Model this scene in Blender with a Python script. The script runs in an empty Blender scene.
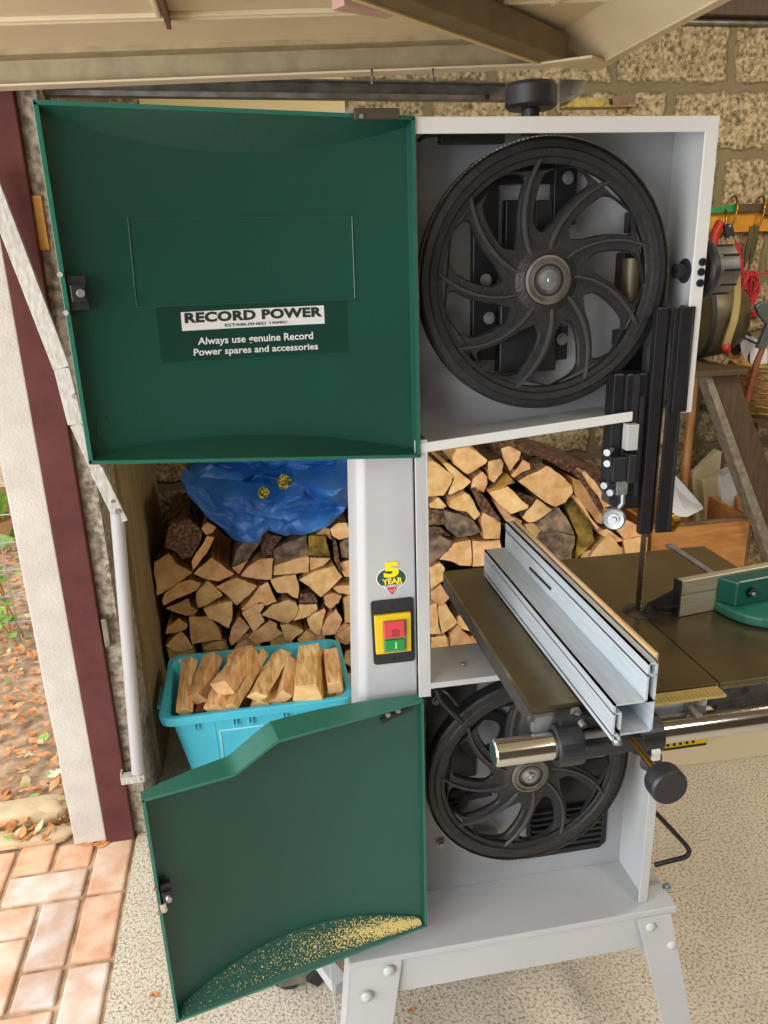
import bpy, bmesh, math, random, zlib
from mathutils import Vector, Matrix, noise
random.seed(7)
V = Vector
scn = bpy.context.scene
col = scn.collection

# ------------------------------------------------------------------ camera
CAM = V((-0.41116, -1.01293, 1.54421)); YAW, PIT, ROL, F = 0.165383, 0.322960, -0.031409, 772.19
_f = V((math.sin(YAW)*math.cos(PIT), math.cos(YAW)*math.cos(PIT), -math.sin(PIT)))
_r0 = V((math.cos(YAW), -math.sin(YAW), 0)); _u0 = _r0.cross(_f)
_r = _r0*math.cos(ROL) + _u0*math.sin(ROL); _u = _u0*math.cos(ROL) - _r0*math.sin(ROL)
cd = bpy.data.cameras.new('camera'); cam = bpy.data.objects.new('camera', cd); col.objects.link(cam)
cd.sensor_fit = 'VERTICAL'; cd.sensor_height = 32.0; cd.lens = 32.0*F/1024; cd.clip_start = 0.05
cam.matrix_world = Matrix(((_r.x, _u.x, -_f.x, CAM.x), (_r.y, _u.y, -_f.y, CAM.y), (_r.z, _u.z, -_f.z, CAM.z), (0, 0, 0, 1)))
scn.camera = cam
def ray(u, v): return _f + _r*((u-384)/F) - _u*((v-512)/F)
def at(u, v, ax, val):
    """the point of the plane X/Y/Z = val that the photograph shows at this pixel"""
    d = ray(u, v); i = 'XYZ'.index(ax); return CAM + d*((val-CAM[i])/d[i])

# ------------------------------------------------------------------ materials
def lin(h):
    h = h.lstrip('#'); o = []
    for i in (0, 2, 4):
        c = int(h[i:i+2], 16)/255; o.append(c/12.92 if c <= .04045 else ((c+.055)/1.055)**2.4)
    return (*o, 1)
def mat(name, c, rough=.5, metal=0, c2=None, scale=40, bump=0, bscale=200, spec=.5, detail=6, lo=.35, hi=.65, coat=0, stretch=None, rnd=0, c3=None):
    m = bpy.data.materials.new(name); m.use_nodes = True
    nt = m.node_tree; b = nt.nodes['Principled BSDF']; N = nt.nodes.new; L = nt.links.new
    b.inputs['Roughness'].default_value = rough; b.inputs['Metallic'].default_value = metal
    b.inputs['Specular IOR Level'].default_value = spec; b.inputs['Coat Weight'].default_value = coat
    b.inputs['Base Color'].default_value = lin(c)
    tc = N('ShaderNodeTexCoord'); mp = N('ShaderNodeMapping'); L(tc.outputs['Object'], mp.inputs[0])
    if stretch: mp.inputs['Scale'].default_value = stretch
    if rnd:
        oi = N('ShaderNodeObjectInfo'); mu = N('ShaderNodeVectorMath'); mu.operation = 'SCALE'
        cx = N('ShaderNodeCombineXYZ'); mul = N('ShaderNodeMath'); mul.operation = 'MULTIPLY'; mul.inputs[1].default_value = 37
        L(oi.outputs['Random'], mul.inputs[0])
        for k in range(3): L(mul.outputs[0], cx.inputs[k])
        L(cx.outputs[0], mp.inputs['Location'])
    if c2:
        n = N('ShaderNodeTexNoise'); n.inputs['Scale'].default_value = scale; n.inputs['Detail'].default_value = detail
        L(mp.outputs[0], n.inputs['Vector'])
        r = N('ShaderNodeValToRGB'); r.color_ramp.elements[0].color = lin(c); r.color_ramp.elements[1].color = lin(c2)
        r.color_ramp.elements[0].position = lo; r.color_ramp.elements[1].position = hi
        if c3:
            e = r.color_ramp.elements.new((lo+hi)/2); e.color = lin(c3)
        L(n.outputs['Fac'], r.inputs[0]); out = r.outputs[0]
        if rnd:
            hs = N('ShaderNodeHueSaturation'); mr = N('ShaderNodeMapRange'); mr.inputs[3].default_value = 1-rnd; mr.inputs[4].default_value = 1+rnd
            L(oi.outputs['Random'], mr.inputs[0]); L(mr.outputs[0], hs.inputs['Value'])
            w = N('ShaderNodeTexWhiteNoise'); w.noise_dimensions = '1D'; L(oi.outputs['Random'], w.inputs['W'])
            m2 = N('ShaderNodeMapRange'); m2.inputs[3].default_value = .485; m2.inputs[4].default_value = .508
            L(w.outputs['Value'], m2.inputs[0]); L(m2.outputs[0], hs.inputs['Hue'])
            L(out, hs.inputs['Color']); out = hs.outputs[0]
        L(out, b.inputs['Base Color'])
    if bump:
        n2 = N('ShaderNodeTexNoise'); n2.inputs['Scale'].default_value = bscale; n2.inputs['Detail'].default_value = 4
        L(mp.outputs[0], n2.inputs['Vector'])
        bp = N('ShaderNodeBump'); bp.inputs['Strength'].default_value = bump; bp.inputs['Distance'].default_value = .004
        L(n2.outputs['Fac'], bp.inputs['Height']); L(bp.outputs[0], b.inputs['Normal'])
    return m
M = {}
M['green'] = mat('green_enamel', '#12443a', .36, 0, '#174d42', 3, .15, 420, .5)
M['green_rim'] = mat('green_enamel_edge', '#2a6e5e', .3, bump=.2, bscale=420)  # lighter green: highlight of the door rims put into the colour
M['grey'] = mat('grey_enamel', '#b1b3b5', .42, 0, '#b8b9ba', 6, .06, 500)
M['grey_dark'] = mat('grey_enamel_inside', '#95969a', .45, 0, '#9d9ea1', 6, .05, 500)  # darker copy of the grey enamel, inner shading put into its colour
M['iron'] = mat('black_cast_iron', '#1b1b1d', .5, 0, '#242425', 60, .35, 260)
M['iron_rib'] = mat('black_cast_iron_edge', '#38383a', .5, bump=.3, bscale=260)
M['black'] = mat('black_steel', '#17171a', .4, 0, '#1e1e22', 30, .05, 300)
M['plastic'] = mat('black_plastic', '#26272b', .42)
M['rubber'] = mat('black_rubber', '#1c1c1d', .7)
M['chrome'] = mat('chrome', '#d8d9da', .12, 1)
M['steel'] = mat('bright_steel', '#a9acaf', .42, .7, '#8f9295', 50)
M['steel_dull'] = mat('dull_steel', '#8f8c88', .5, .8, '#6d6862', 40)
M['zinc'] = mat('galvanised_steel', '#8d8a82', .45, .7, '#6e6a5f', 30)
M['brass'] = mat('brass', '#a8823a', .3, 1)
M['alu'] = mat('anodised_aluminium', '#cbd4db', .34, .25, '#bdc7cf', 30, stretch=(8, .6, 8))
M['alu_bare'] = mat('bare_aluminium', '#c9c3ae', .35, .55, '#bdb69c', 30, stretch=(.6, 8, 8))
M['table'] = mat('ground_cast_iron', '#7b6e52', .25, .7, '#6d6147', 22, .04, 600, stretch=(1, 1, 1))
M['table_edge'] = mat('rough_cast_iron', '#4e4b49', .6, .35, '#3e3b3a', 60, .5, 260)
M['facing'] = mat('varnished_wood_facing', '#d3ab7c', .28, 0, '#dfbd92', 20, coat=.4, stretch=(8, .5, 8))
M['white'] = mat('white_print', '#e4e6e8', .5)
M['print'] = mat('dark_print', '#20342f', .5)
M['label'] = mat('label_green', '#153f35', .3)
M['yellow'] = mat('yellow_print', '#f2dc12', .45)
M['yellow_pl'] = mat('yellow_plastic', '#dfbf1c', .4)
M['red_pl'] = mat('red_plastic', '#c8434a', .35)
M['green_pl'] = mat('green_plastic', '#1f8a42', .35)
M['red'] = mat('red_paint', '#a82420', .45)
M['cord'] = mat('red_cord', '#b3262c', .7)
M['blue'] = mat('blue_tarpaulin', '#1a57a4', .4, 0, '#2c6dba', 9, .5, 90)
M['rope'] = mat('yellow_black_rope', '#b9a52e', .8, 0, '#20200f', 160, lo=.45, hi=.55)
M['bin'] = mat('turquoise_plastic', '#46bdd9', .36, 0, '#4fc4de', 10)
M['bin_line'] = mat('pale_turquoise_line', '#a5dcea', .5)
M['wood_end'] = mat('cut_wood_end', '#c99a5e', .75, 0, '#f0cf9c', 26, .5, 120, rnd=.15, c3='#e3b97e', lo=.25, hi=.72)
M['wood_side'] = mat('split_wood', '#b07c46', .75, 0, '#e4bf8a', 12, .6, 60, rnd=.14, stretch=(6, .7, 6), c3='#d0a166', lo=.3, hi=.7)
M['bark'] = mat('bark', '#3d2d22', .9, 0, '#8b6c51', 30, 1, 60, rnd=.2, c3='#654b38', stretch=(3, 1, 3))
M['bark_grey'] = mat('grey_bark', '#554940', .9, 0, '#9c8872', 30, 1, 60, rnd=.15, c3='#7d6a59')
M['moss'] = mat('mossy_bark', '#5a4a20', .9, 0, '#b3903f', 24, 1, 60, rnd=.1, c3='#8f7430')
M['kindle'] = mat('split_kindling', '#bf8a4c', .7, 0, '#f2d4a2', 14, .4, 60, rnd=.12, stretch=(7, 1.2, 1.2), c3='#e0b478', lo=.3, hi=.7)
M['crate'] = mat('crate_board', '#a8703a', .6, 0, '#c08a50', 8, .1, 60, stretch=(1, 6, 6))
M['crate_edge'] = mat('crate_dark_edge', '#5f4a35', .7, 0, '#7d634a', 20)
M['beam'] = mat('brown_painted_timber', '#56422f', .65, 0, '#463525', 10, .2, 60, stretch=(6, 6, 1))
M['beam_edge'] = mat('pale_timber_edge', '#8d8574', .8, 0, '#6f6757', 40)  # paler tone for the brace's edge strip
M['pale_board'] = mat('pale_board', '#d8c9a0', .6, 0, '#cbbb92', 10)
M['handle'] = mat('ash_handle', '#b9844c', .5, 0, '#a5713c', 10, stretch=(10, 10, 1))
M['red_wood'] = mat('red_brown_handle', '#8a4a30', .5, 0, '#783e28', 10, stretch=(10, 10, 1))
M['paper'] = mat('white_paper', '#d9d8d8', .7)
M['wicker'] = mat('wicker', '#7a5a2e', .75, 0, '#c6a062', 60, .8, 120, stretch=(.5, .5, 2.5))
M['rack'] = mat('orange_varnished_board', '#c98a1e', .5, 0, '#b87c18', 10, stretch=(1, 6, 6))
M['jamb'] = mat('red_brown_paint', '#56302d', .8, 0, '#623937', 14, .15, 60, spec=.2)
M['pier'] = mat('white_render', '#bfb8ae', .9, 0, '#ccc5bb', 16, .5, 160)
M['rough'] = mat('pebbly_wall', '#6e6354', .95, 0, '#b8ac9a', 60, 1, 120)
M['board_wall'] = mat('brown_board', '#7d6b4c', .8, 0, '#93815f', 8, .2, 40, stretch=(6, 6, .6))
M['door_paint'] = mat('cream_door_paint', '#d6c6a2', .55, 0, '#dfd0ae', 6, .08, 60)
M['door_dark'] = mat('darker_cream_paint', '#a09070', .6, 0, '#b2a382', 26, .1, 60)  # darker cream for the side frame
M['brace'] = mat('brown_door_frame', '#6d5d43', .55, 0, '#7b6a4e', 14)
M['arm'] = mat('scratched_white_paint', '#c9c6bf', .5, .1, '#a9a59b', 50, stretch=(4, 4, 1))
M['pipe'] = mat('white_pipe', '#b4b2b3', .4)
M['cream'] = mat('cream_board', '#d8c48c', .6)
M['leaf_dry'] = mat('dry_leaf', '#a8622a', .8, 0, '#d9a06a', 30, rnd=0)
M['leaf_green'] = mat('green_leaf', '#6f9a3c', .6, 0, '#9cc05c', 30)
M['soil'] = mat('garden_soil', '#8b6f54', .95, 0, '#c2a587', 22, .6, 60)
M['stone'] = mat('pale_stone', '#cdb592', .9, 0, '#b79c78', 12, .5, 40)
M['flat_beige'] = mat('plain_beige', '#c9bda4', .8)
M['dust'] = mat('sawdust', '#b99a4a', .9, 0, '#e2cd86', 400, .6, 400, lo=.45, hi=.55)
M['olive'] = mat('olive_metal', '#5e563c', .45, .35, '#4b442f', 10)
M['ceil'] = mat('garage_ceiling', '#8b7d63', .9)
M['warmwall'] = mat('garage_inner_wall', '#a39374', .9)

def concrete():
    m = mat('concrete_floor', '#c8bca8', .9, 0, '#d7cbb8', 5, .7, 180)
    nt = m.node_tree; N = nt.nodes.new; L = nt.links.new; b = nt.nodes['Principled BSDF']
    src = b.inputs['Base Color'].links[0].from_socket
    tc = nt.nodes['Texture Coordinate']
    v = N('ShaderNodeTexNoise'); v.inputs['Scale'].default_value = 150; v.inputs['Detail'].default_value = 3; L(tc.outputs['Object'], v.inputs['Vector'])
    r = N('ShaderNodeValToRGB'); r.color_ramp.elements[0].position = .36; r.color_ramp.elements[1].position = .52
    r.color_ramp.elements[0].color = (.36, .33, .30, 1); r.color_ramp.elements[1].color = (1, 1, 1, 1)
    L(v.outputs['Fac'], r.inputs[0])
    mx = N('ShaderNodeMix'); mx.data_type = 'RGBA'; mx.blend_type = 'MULTIPLY'; mx.inputs[0].default_value = .8
    L(src, mx.inputs[6]); L(r.outputs[0], mx.inputs[7]); L(mx.outputs[2], b.inputs['Base Color'])
    return m
M['floor'] = concrete()

def blocks():
    """rough concrete blocks in courses of 0.2245 m with wide smeared mortar"""
    m = bpy.data.materials.new('concrete_block_wall'); m.use_nodes = True
    nt = m.node_tree; b = nt.nodes['Principled BSDF']; N = nt.nodes.new; L = nt.links.new
    b.inputs['Roughness'].default_value = .95; b.inputs['Specular IOR Level'].default_value = .2
    tc = N('ShaderNodeTexCoord'); sp = N('ShaderNodeSeparateXYZ'); L(tc.outputs['Object'], sp.inputs[0])
    cb = N('ShaderNodeCombineXYZ'); L(sp.outputs[0], cb.inputs[0]); L(sp.outputs[2], cb.inputs[1])
    wob = N('ShaderNodeTexNoise'); wob.inputs['Scale'].default_value = 16; L(cb.outputs[0], wob.inputs['Vector'])
    ad = N('ShaderNodeMixRGB'); ad.blend_type = 'LINEAR_LIGHT'; ad.inputs[0].default_value = .022
    L(cb.outputs[0], ad.inputs[1]); L(wob.outputs['Color'], ad.inputs[2])
    mp = N('ShaderNodeMapping'); L(ad.outputs[0], mp.inputs[0]); mp.inputs['Location'].default_value = (-.0425+.225+.062, -.06, 0)
    br = N('ShaderNodeTexBrick'); L(mp.outputs[0], br.inputs['Vector'])
    br.offset = .5; br.inputs['Scale'].default_value = 1; br.inputs['Brick Width'].default_value = .45; br.inputs['Row Height'].default_value = .2245
    br.inputs['Mortar Size'].default_value = .026; br.inputs['Mortar Smooth'].default_value = .6
    br.inputs['Color1'].default_value = (0, 0, 0, 1); br.inputs['Color2'].default_value = (0, 0, 0, 1); br.inputs['Mortar'].default_value = (1, 1, 1, 1)
    n = N('ShaderNodeTexVoronoi'); n.inputs['Scale'].default_value = 75; L(tc.outputs['Object'], n.inputs['Vector'])
    n2 = N('ShaderNodeTexNoise'); n2.inputs['Scale'].default_value = 75; n2.inputs['Detail'].default_value = 5; L(tc.outputs['Object'], n2.inputs['Vector'])
    r = N('ShaderNodeValToRGB'); r.color_ramp.elements[0].color = lin('#5f5137'); r.color_ramp.elements[1].color = lin('#bba985')
    r.color_ramp.elements[0].position = .32; r.color_ramp.elements[1].position = .64; L(n2.outputs['Fac'], r.inputs[0])
    n3 = N('ShaderNodeTexNoise'); n3.inputs['Scale'].default_value = 9; L(tc.outputs['Object'], n3.inputs['Vector'])
    r3 = N('ShaderNodeValToRGB'); r3.color_ramp.elements[0].color = lin('#6b5f48'); r3.color_ramp.elements[1].color = lin('#83765a'); L(n3.outputs['Fac'], r3.inputs[0])
    mx = N('ShaderNodeMixRGB'); L(br.outputs['Fac'], mx.inputs[0]); L(r.outputs[0], mx.inputs[1]); L(r3.outputs[0], mx.inputs[2])
    L(mx.outputs[0], b.inputs['Base Color'])
    h = N('ShaderNodeMath'); h.operation = 'MULTIPLY'; iv = N('ShaderNodeMath'); iv.operation = 'SUBTRACT'; iv.inputs[0].default_value = 1
    L(br.outputs['Fac'], iv.inputs[1]); hh = N('ShaderNodeMath'); hh.operation = 'ADD'; hh.inputs[1].default_value = .6; L(n2.outputs['Fac'], hh.inputs[0])
    L(hh.outputs[0], h.inputs[0]); L(iv.outputs[0], h.inputs[1])
    bp = N('ShaderNodeBump'); bp.inputs['Strength'].default_value = .9; bp.inputs['Distance'].default_value = .012; L(h.outputs[0], bp.inputs['Height']); L(bp.outputs[0], b.inputs['Normal'])
    return m
M['blocks'] = blocks()

def paving():
    m = bpy.data.materials.new('worn_paving_brick'); m.use_nodes = True
    nt = m.node_tree; b = nt.nodes['Principled BSDF']; N = nt.nodes.new; L = nt.links.new
    b.inputs['Roughness'].default_value = .9
    g = N('ShaderNodeAttribute'); g.attribute_name = 'tone'
    tc = N('ShaderNodeTexCoord'); n = N('ShaderNodeTexNoise'); n.inputs['Scale'].default_value = 14; n.inputs['Detail'].default_value = 6; L(tc.outputs['Object'], n.inputs['Vector'])
    r = N('ShaderNodeValToRGB'); r.color_ramp.elements[0].color = lin('#cba88f'); r.color_ramp.elements[1].color = lin('#d8ccc1')
    r.color_ramp.elements[0].position = .38; r.color_ramp.elements[1].position = .62
    L(n.outputs['Fac'], r.inputs[0])
    mx = N('ShaderNodeMixRGB'); mx.blend_type = 'MULTIPLY'; mx.inputs[0].default_value = 1; L(r.outputs[0], mx.inputs[1]); L(g.outputs['Color'], mx.inputs[2])
    L(mx.outputs[0], b.inputs['Base Color'])
    bp = N('ShaderNodeBump'); bp.inputs['Strength'].default_value = .4; bp.inputs['Distance'].default_value = .004; L(n.outputs['Fac'], bp.inputs['Height']); L(bp.outputs[0], b.inputs['Normal'])
    return m
M['paving'] = paving()

# ------------------------------------------------------------------ mesh helpers
def B(): return bmesh.new()
def face(bm, pts, mi=0, smooth=False):
    f = bm.faces.new([p if isinstance(p, bmesh.types.BMVert) else bm.verts.new(p) for p in pts]); f.material_index = mi; f.smooth = smooth; return f
def box(bm, x0, x1, y0, y1, z0, z1, mi=0):
    return prism(bm, [V((x0, y0, z0)), V((x1, y0, z0)), V((x1, y0, z1)), V((x0, y0, z1))], V((0, y1-y0, 0)), mi)
def prism(bm, pts, vec, mi=0, side_mi=None):
    vec = V(vec); a = [bm.verts.new(p) for p in pts]; b = [bm.verts.new(V(p)+vec) for p in pts]; n = len(a)
    fs = [face(bm, a, mi), face(bm, b[::-1], mi)]
    for i in range(n): fs.append(face(bm, (a[i], b[i], b[(i+1) % n], a[(i+1) % n]), mi if side_mi is None else side_mi))
    return fs
def frame(d):
    d = V(d).normalized(); t = V((0, 0, 1)) if abs(d.z) < .9 else V((1, 0, 0))
    a = d.cross(t).normalized(); return d, a, a.cross(d)
def ring(bm, c, a, b, r, n, ph=0): return [bm.verts.new(c + a*(r*math.cos(2*math.pi*i/n+ph)) + b*(r*math.sin(2*math.pi*i/n+ph))) for i in range(n)]
def bridge(bm, A, Bq, mi=0, smooth=True):
    n = len(A)
    for i in range(n): face(bm, (A[i], A[(i+1) % n], Bq[(i+1) % n], Bq[i]), mi, smooth)
def cyl(bm, p0, p1, r0, r1=None, n=24, mi=0):
    p0, p1 = V(p0), V(p1); d, a, b = frame(p1-p0); r1 = r0 if r1 is None else r1
    A = ring(bm, p0, a, b, r0, n); C = ring(bm, p1, a, b, r1, n)
    bridge(bm, A, C, mi); face(bm, A[::-1], mi); face(bm, C, mi)
def lathe(bm, prof, o, axis, n=48, mi=0, closed=False, smooth=False):
    """prof: (radius, distance along axis)"""
    o = V(o); d, a, b = frame(axis); R = []
    for r, s in prof: R.append(ring(bm, o + d*s, a, b, max(r, 1e-5), n))
    for i in range(len(R)-1): bridge(bm, R[i], R[i+1], mi, smooth)
    if closed: bridge(bm, R[-1], R[0], mi, smooth)
    else:
        if prof[0][0] > 1e-4: face(bm, R[0][::-1], mi)
        if prof[-1][0] > 1e-4: face(bm, R[-1], mi)
def tube(bm, pts, r, n=10, mi=0, cap=True):
    pts = [V(p) for p in pts]; prev = None; ref = None
    for i, p in enumerate(pts):
        d = (pts[min(i+1, len(pts)-1)] - pts[max(i-1, 0)]).normalized()
        if ref is None: _, a, b = frame(d)
        else:
            a = (ref - d*ref.dot(d)).normalized(); b = a.cross(d)
        ref = a
        rr = r(i/(len(pts)-1)) if callable(r) else r
        R = ring(bm, p, a, b, rr, n)
        if prev: bridge(bm, prev, R, mi)
        elif cap: face(bm, R[::-1], mi)
        prev = R
    if cap: face(bm, prev, mi)
def bar(bm, p0, p1, w, h, up=(0, 0, 1), mi=0):
    """box along p0-p1, w across, h along up"""
    p0, p1, up = V(p0), V(p1), V(up); d = (p1-p0).normalized(); s = d.cross(up).normalized(); u = s.cross(d)
    q = [p0 + s*(sx*w/2) + u*(sy*h/2) for sx, sy in ((-1, -1), (1, -1), (1, 1), (-1, 1))]
    return prism(bm, q, p1-p0, mi)
def spline(P, n=8):
    P = [V(p) for p in P]; out = []
    for i in range(len(P)-1):
        a, b, c, d = P[max(i-1, 0)], P[i], P[i+1], P[min(i+2, len(P)-1)]
        for k in range(n):
            t = k/n; out.append(.5*((2*b)+(c-a)*t+(2*a-5*b+4*c-d)*t*t+(3*b-a-3*c+d)*t**3))
    return out + [P[-1]]
def hexnut(bm, p, axis, r, h, mi=0): cyl(bm, p, V(p)+V(axis).normalized()*h, r, n=6, mi=mi)

def obj(name, bm, mats, parent=None, bevel=0, seg=2, solid=0, smooth=None, kind=None, recenter=None):
    bmesh.ops.remove_doubles(bm, verts=bm.verts, dist=1e-6)
    bmesh.ops.recalc_face_normals(bm, faces=bm.faces)
    me = bpy.data.meshes.new(name); bm.to_mesh(me); bm.free()
    for m in (mats if isinstance(mats, (list, tuple)) else [mats]): me.materials.append(M[m] if isinstance(m, str) else m)
    o = bpy.data.objects.new(name, me); col.objects.link(o)
    xs = [v.co for v in me.vertices]
    c = V(((min(p.x for p in xs)+max(p.x for p in xs))/2, (min(p.y for p in xs)+max(p.y for p in xs))/2, min(p.z for p in xs)))
    if parent is None:
        me.transform(Matrix.Translation(-c)); o.location = c
    else:
        o.parent = parent; po = V(parent.get('_o', (0, 0, 0)))
        me.transform(Matrix.Translation(-po)); o['_o'] = tuple(parent.get('_o', (0, 0, 0)))
    if smooth is not None:
        for p in me.polygons: p.use_smooth = True
    if solid:
        s = o.modifiers.new('solidify', 'SOLIDIFY'); s.thickness = solid; s.offset = 0
    if bevel:
        b = o.modifiers.new('bevel', 'BEVEL'); b.width = bevel; b.segments = seg; b.limit_method = 'ANGLE'; b.angle_limit = .6
    if smooth: 
        me.set_sharp_from_angle(angle=smooth)
    if kind: o['kind'] = kind
    return o
def thing(name, label, cat, loc, group=None):
    o = bpy.data.objects.new(name, None); col.objects.link(o); o.location = loc; o['_o'] = tuple(loc); o.empty_display_size = .05
    return tag(o, label, cat, group)
def tag(o, label, cat, group=None, kind=None):
    o['label'] = label; o['category'] = cat
    if group: o['group'] = group
    if kind: o['kind'] = kind
    if '_o' not in o: o['_o'] = tuple(o.location)
    return o
def text_mesh(bm, s, mapper, bold=.0, mi=0, spacing=1.0, shear=0):
    """lettering laid into a unit box and sent to the surface by mapper(x, y), x and y in 0..1"""
    cu = bpy.data.curves.new('t', 'FONT'); cu.body = s; cu.size = 1; cu.offset = bold; cu.space_character = spacing; cu.shear = shear
    cu.resolution_u = 3
    o = bpy.data.objects.new('t', cu); col.objects.link(o)
    dg = bpy.context.evaluated_depsgraph_get(); me = bpy.data.meshes.new_from_object(o.evaluated_get(dg))
    X = [v.co.x for v in me.vertices]; Y = [v.co.y for v in me.vertices]
    x0, x1, y0, y1 = min(X), max(X), min(Y), max(Y)
    vs = [bm.verts.new(mapper((v.co.x-x0)/(x1-x0), (v.co.y-y0)/(y1-y0))) for v in me.vertices]
    for p in me.polygons:
        try: bm.faces.new([vs[i] for i in p.vertices]).material_index = mi
        except ValueError: pass
    bpy.data.objects.remove(o); bpy.data.curves.remove(cu); bpy.data.meshes.remove(me)

# ================================================================== the setting
WY = 1.88           # inner face of the block side wall
LX = -0.80          # inner face of the short return wall beside the opening
bm = B(); box(bm, -.835, 3.2, -3.2, WY, -.1, 0); obj('floor', bm, 'floor', kind='structure')
bm = B(); box(bm, LX-.02, 3.2, WY, WY+.12, 0, 2.6); obj('wall_back', bm, 'blocks', kind='structure')
bm = B(); box(bm, -.835, 3.2, -2.9, -2.8, 0, 2.6); obj('wall_front', bm, mat('dim_garage_wall', '#6d6250', .9), kind='structure')
bm = B(); box(bm, 3.08, 3.2, -3.2, WY, 0, 2.6); obj('wall_right', bm, 'warmwall', kind='structure')
bm = B(); box(bm, -.84, 3.2, -3.2, WY+.12, 2.6, 2.68); obj('ceiling', bm, 'ceil', kind='structure')
# the short wall beside the opening: pebbly blocks, then a smooth brown board
bm = B(); box(bm, -.91, LX, .93, WY, 0, 2.3); obj('wall_left', bm, 'rough', kind='structure')
bm = B(); box(bm, LX, LX+.012, 1.13, WY, 0, 2.2); obj('trim_2', bm, 'board_wall', kind='structure')
bm = B(); box(bm, -.8395, -.80, .885, .93, 0, 2.25); obj('trim_3', bm, 'rough', kind='structure')
# steel goalpost frame painted red-brown, and the rendered pier outside it
bm = B(); box(bm, -.916, -.84, .862, .93, 0, 2.25); obj('trim_1', bm, 'jamb', bevel=.003, kind='structure')
bm = B()
zs = [i*.1 for i in range(24)]
L0 = [(-1.004 + .006*noise.noise(V((z*9, 1, 0))), z) for z in zs]
prism(bm, [V((x, .872, z)) for x, z in L0] + [V((-.916, .872, zs[-1])), V((-.916, .872, 0))], (0, .06, 0))
obj('wall_pier', bm, 'pier', bevel=.004, kind='structure')
# outdoors
bm = B(); box(bm, -4, -.835, -3.2, 6, -.1, -.012); obj('ground_outside', bm, 'soil', kind='structure')
# herringbone brick paving with a straight border row beside the threshold
bm = B(); lay = bm.loops.layers.color.new('tone')
def brick(x0, x1, y0, y1):
    g = .006; n0 = len(bm.faces)
    if x1 < -2.0 or y1 < -.6 or x1-x0 < .03: return
    y1 = min(y1, .872+.03)
    if y1-y0 < .02: return
    fs = box(bm, x0+g, x1-g, y0+g, y1-g, -.05, random.uniform(-.003, .002))
    t = random.choice([(1, .9, .82), (1, .95, .9), (.98, .98, .98), (1, .86, .74), (1, 1, 1), (.95, .95, .97)])
    for f in fs:
        for l in f.loops: l[lay] = (*t, 1)
y = .89
while y > -.6:
    brick(-.945, -.84, y-.21, y); y -= .21
a = .105
for i in range(-12, 1):
    for j in range(-15, 1):
        x, yy = -.945+a*i, .89+a*j
        if (i-j) % 4 == 0: brick(x, min(x+2*a, -.945), yy, yy+a)
        elif (i-j) % 4 == 3: brick(x, min(x+a, -.945), yy, yy+2*a)
obj('brick_paving', bm, 'paving', bevel=.006, kind='structure')
bm = B(); box(bm, -2.2, -.836, -.7, .872, -.08, -.010); obj('paving_bed', bm, 'soil', kind='structure')

# the up-and-over door, open overhead: a canopy tilted slightly up towards the inside
SL = math.atan2(1.924-1.878, .286+.862)
def dz(x): return 1.878 + (x+.862)*math.tan(SL)          # underside of its frame
XE = .405
def dbox(bm, x0, x1, y0, y1, h0, h1, mi=0):
    """box hugging the tilted door: heights above the frame's underside"""
    q = [V((x0, y0, dz(x0)+h0)), V((x1, y0, dz(x1)+h0)), V((x1, y0, dz(x1)+h1)), V((x0, y0, dz(x0)+h1))]
    return prism(bm, q, (0, y1-y0, 0), mi)
door = thing('door_1', 'cream metal up-and-over garage door standing open overhead', 'garage door', (-.2, -.3, 1.93))
door['kind'] = 'structure'
bm = B(); dbox(bm, -1.75, XE-.01, -1.5, .84, .062, .068); obj('door_panel', bm, 'door_paint', door)
bm = B()                                                      # side frame: hanging web and its bottom lip
dbox(bm, -1.75, XE-.03, .838, .842, .004, .062); 
dbox(bm, -1.75, XE-.03, .79, .838, .052, .062)
obj('side_frame', bm, 'door_dark', door)
bm = B(); dbox(bm, -1.75, XE-.10, .800, .844, 0, .004); obj('frame_lip', bm, mat('pale_lip', '#d9cbb2', .5), door)
bm = B(); prism(bm, [V((XE-.002, -1.5, dz(XE))), V((XE, -1.5, dz(XE))), V((XE-.09, -1.5, dz(XE)+.064)), V((XE-.095, -1.5, dz(XE)+.062))], (0, 2.34, 0)); dbox(bm, XE-.002, XE+.022, -1.5, .86, -.004, .004)
obj('end_frame', bm, 'door_paint', door)
bm = B()                                                      # pressed mouldings of the panel
for yy in (.60, .58, .30): dbox(bm, -1.7, -.10, yy, yy+.008, .054, .062)
for xx in (-.52, -.11, -.08, .07, .10, .2): dbox(bm, xx, xx+.010, -1.4, .58, .052, .062)
for yy in (.56,): dbox(bm, .07, .38, yy, yy+.008, .054, .062)
obj('moulding', bm, 'door_paint', door, bevel=.003)
bm = B(); dbox(bm, -.505, -.497, .25, .60, .040, .061); obj('drip_strip', bm, 'crate_edge', door)
bm = B(); c0, c1 = V((.300, .79, dz(.30)+.026)), V((-.42, .06, dz(-.42)+.030))
bar(bm, c0, c1, .055, .050); obj('diagonal_brace', bm, 'brace', door, bevel=.003)
bm = B(); sd = (c1-c0).normalized(); sv = V((0, 0, 1)).cross(sd)
bar(bm, c0+V((0, 0, -.026))-sv*.028, c1+V((0, 0, -.026))-sv*.028, .010, .005); obj('brace_lip', bm, 'cream', door)
bm = B(); prism(bm, [V((.25, .79, dz(.3)-.004)), V((.43, .86, dz(.4)-.004)), V((.43, .80, dz(.4)-.004)), V((.35, .72, dz(.3)-.004))], (0, 0, .005)); obj('corner_plate', bm, 'door_paint', door)
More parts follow.
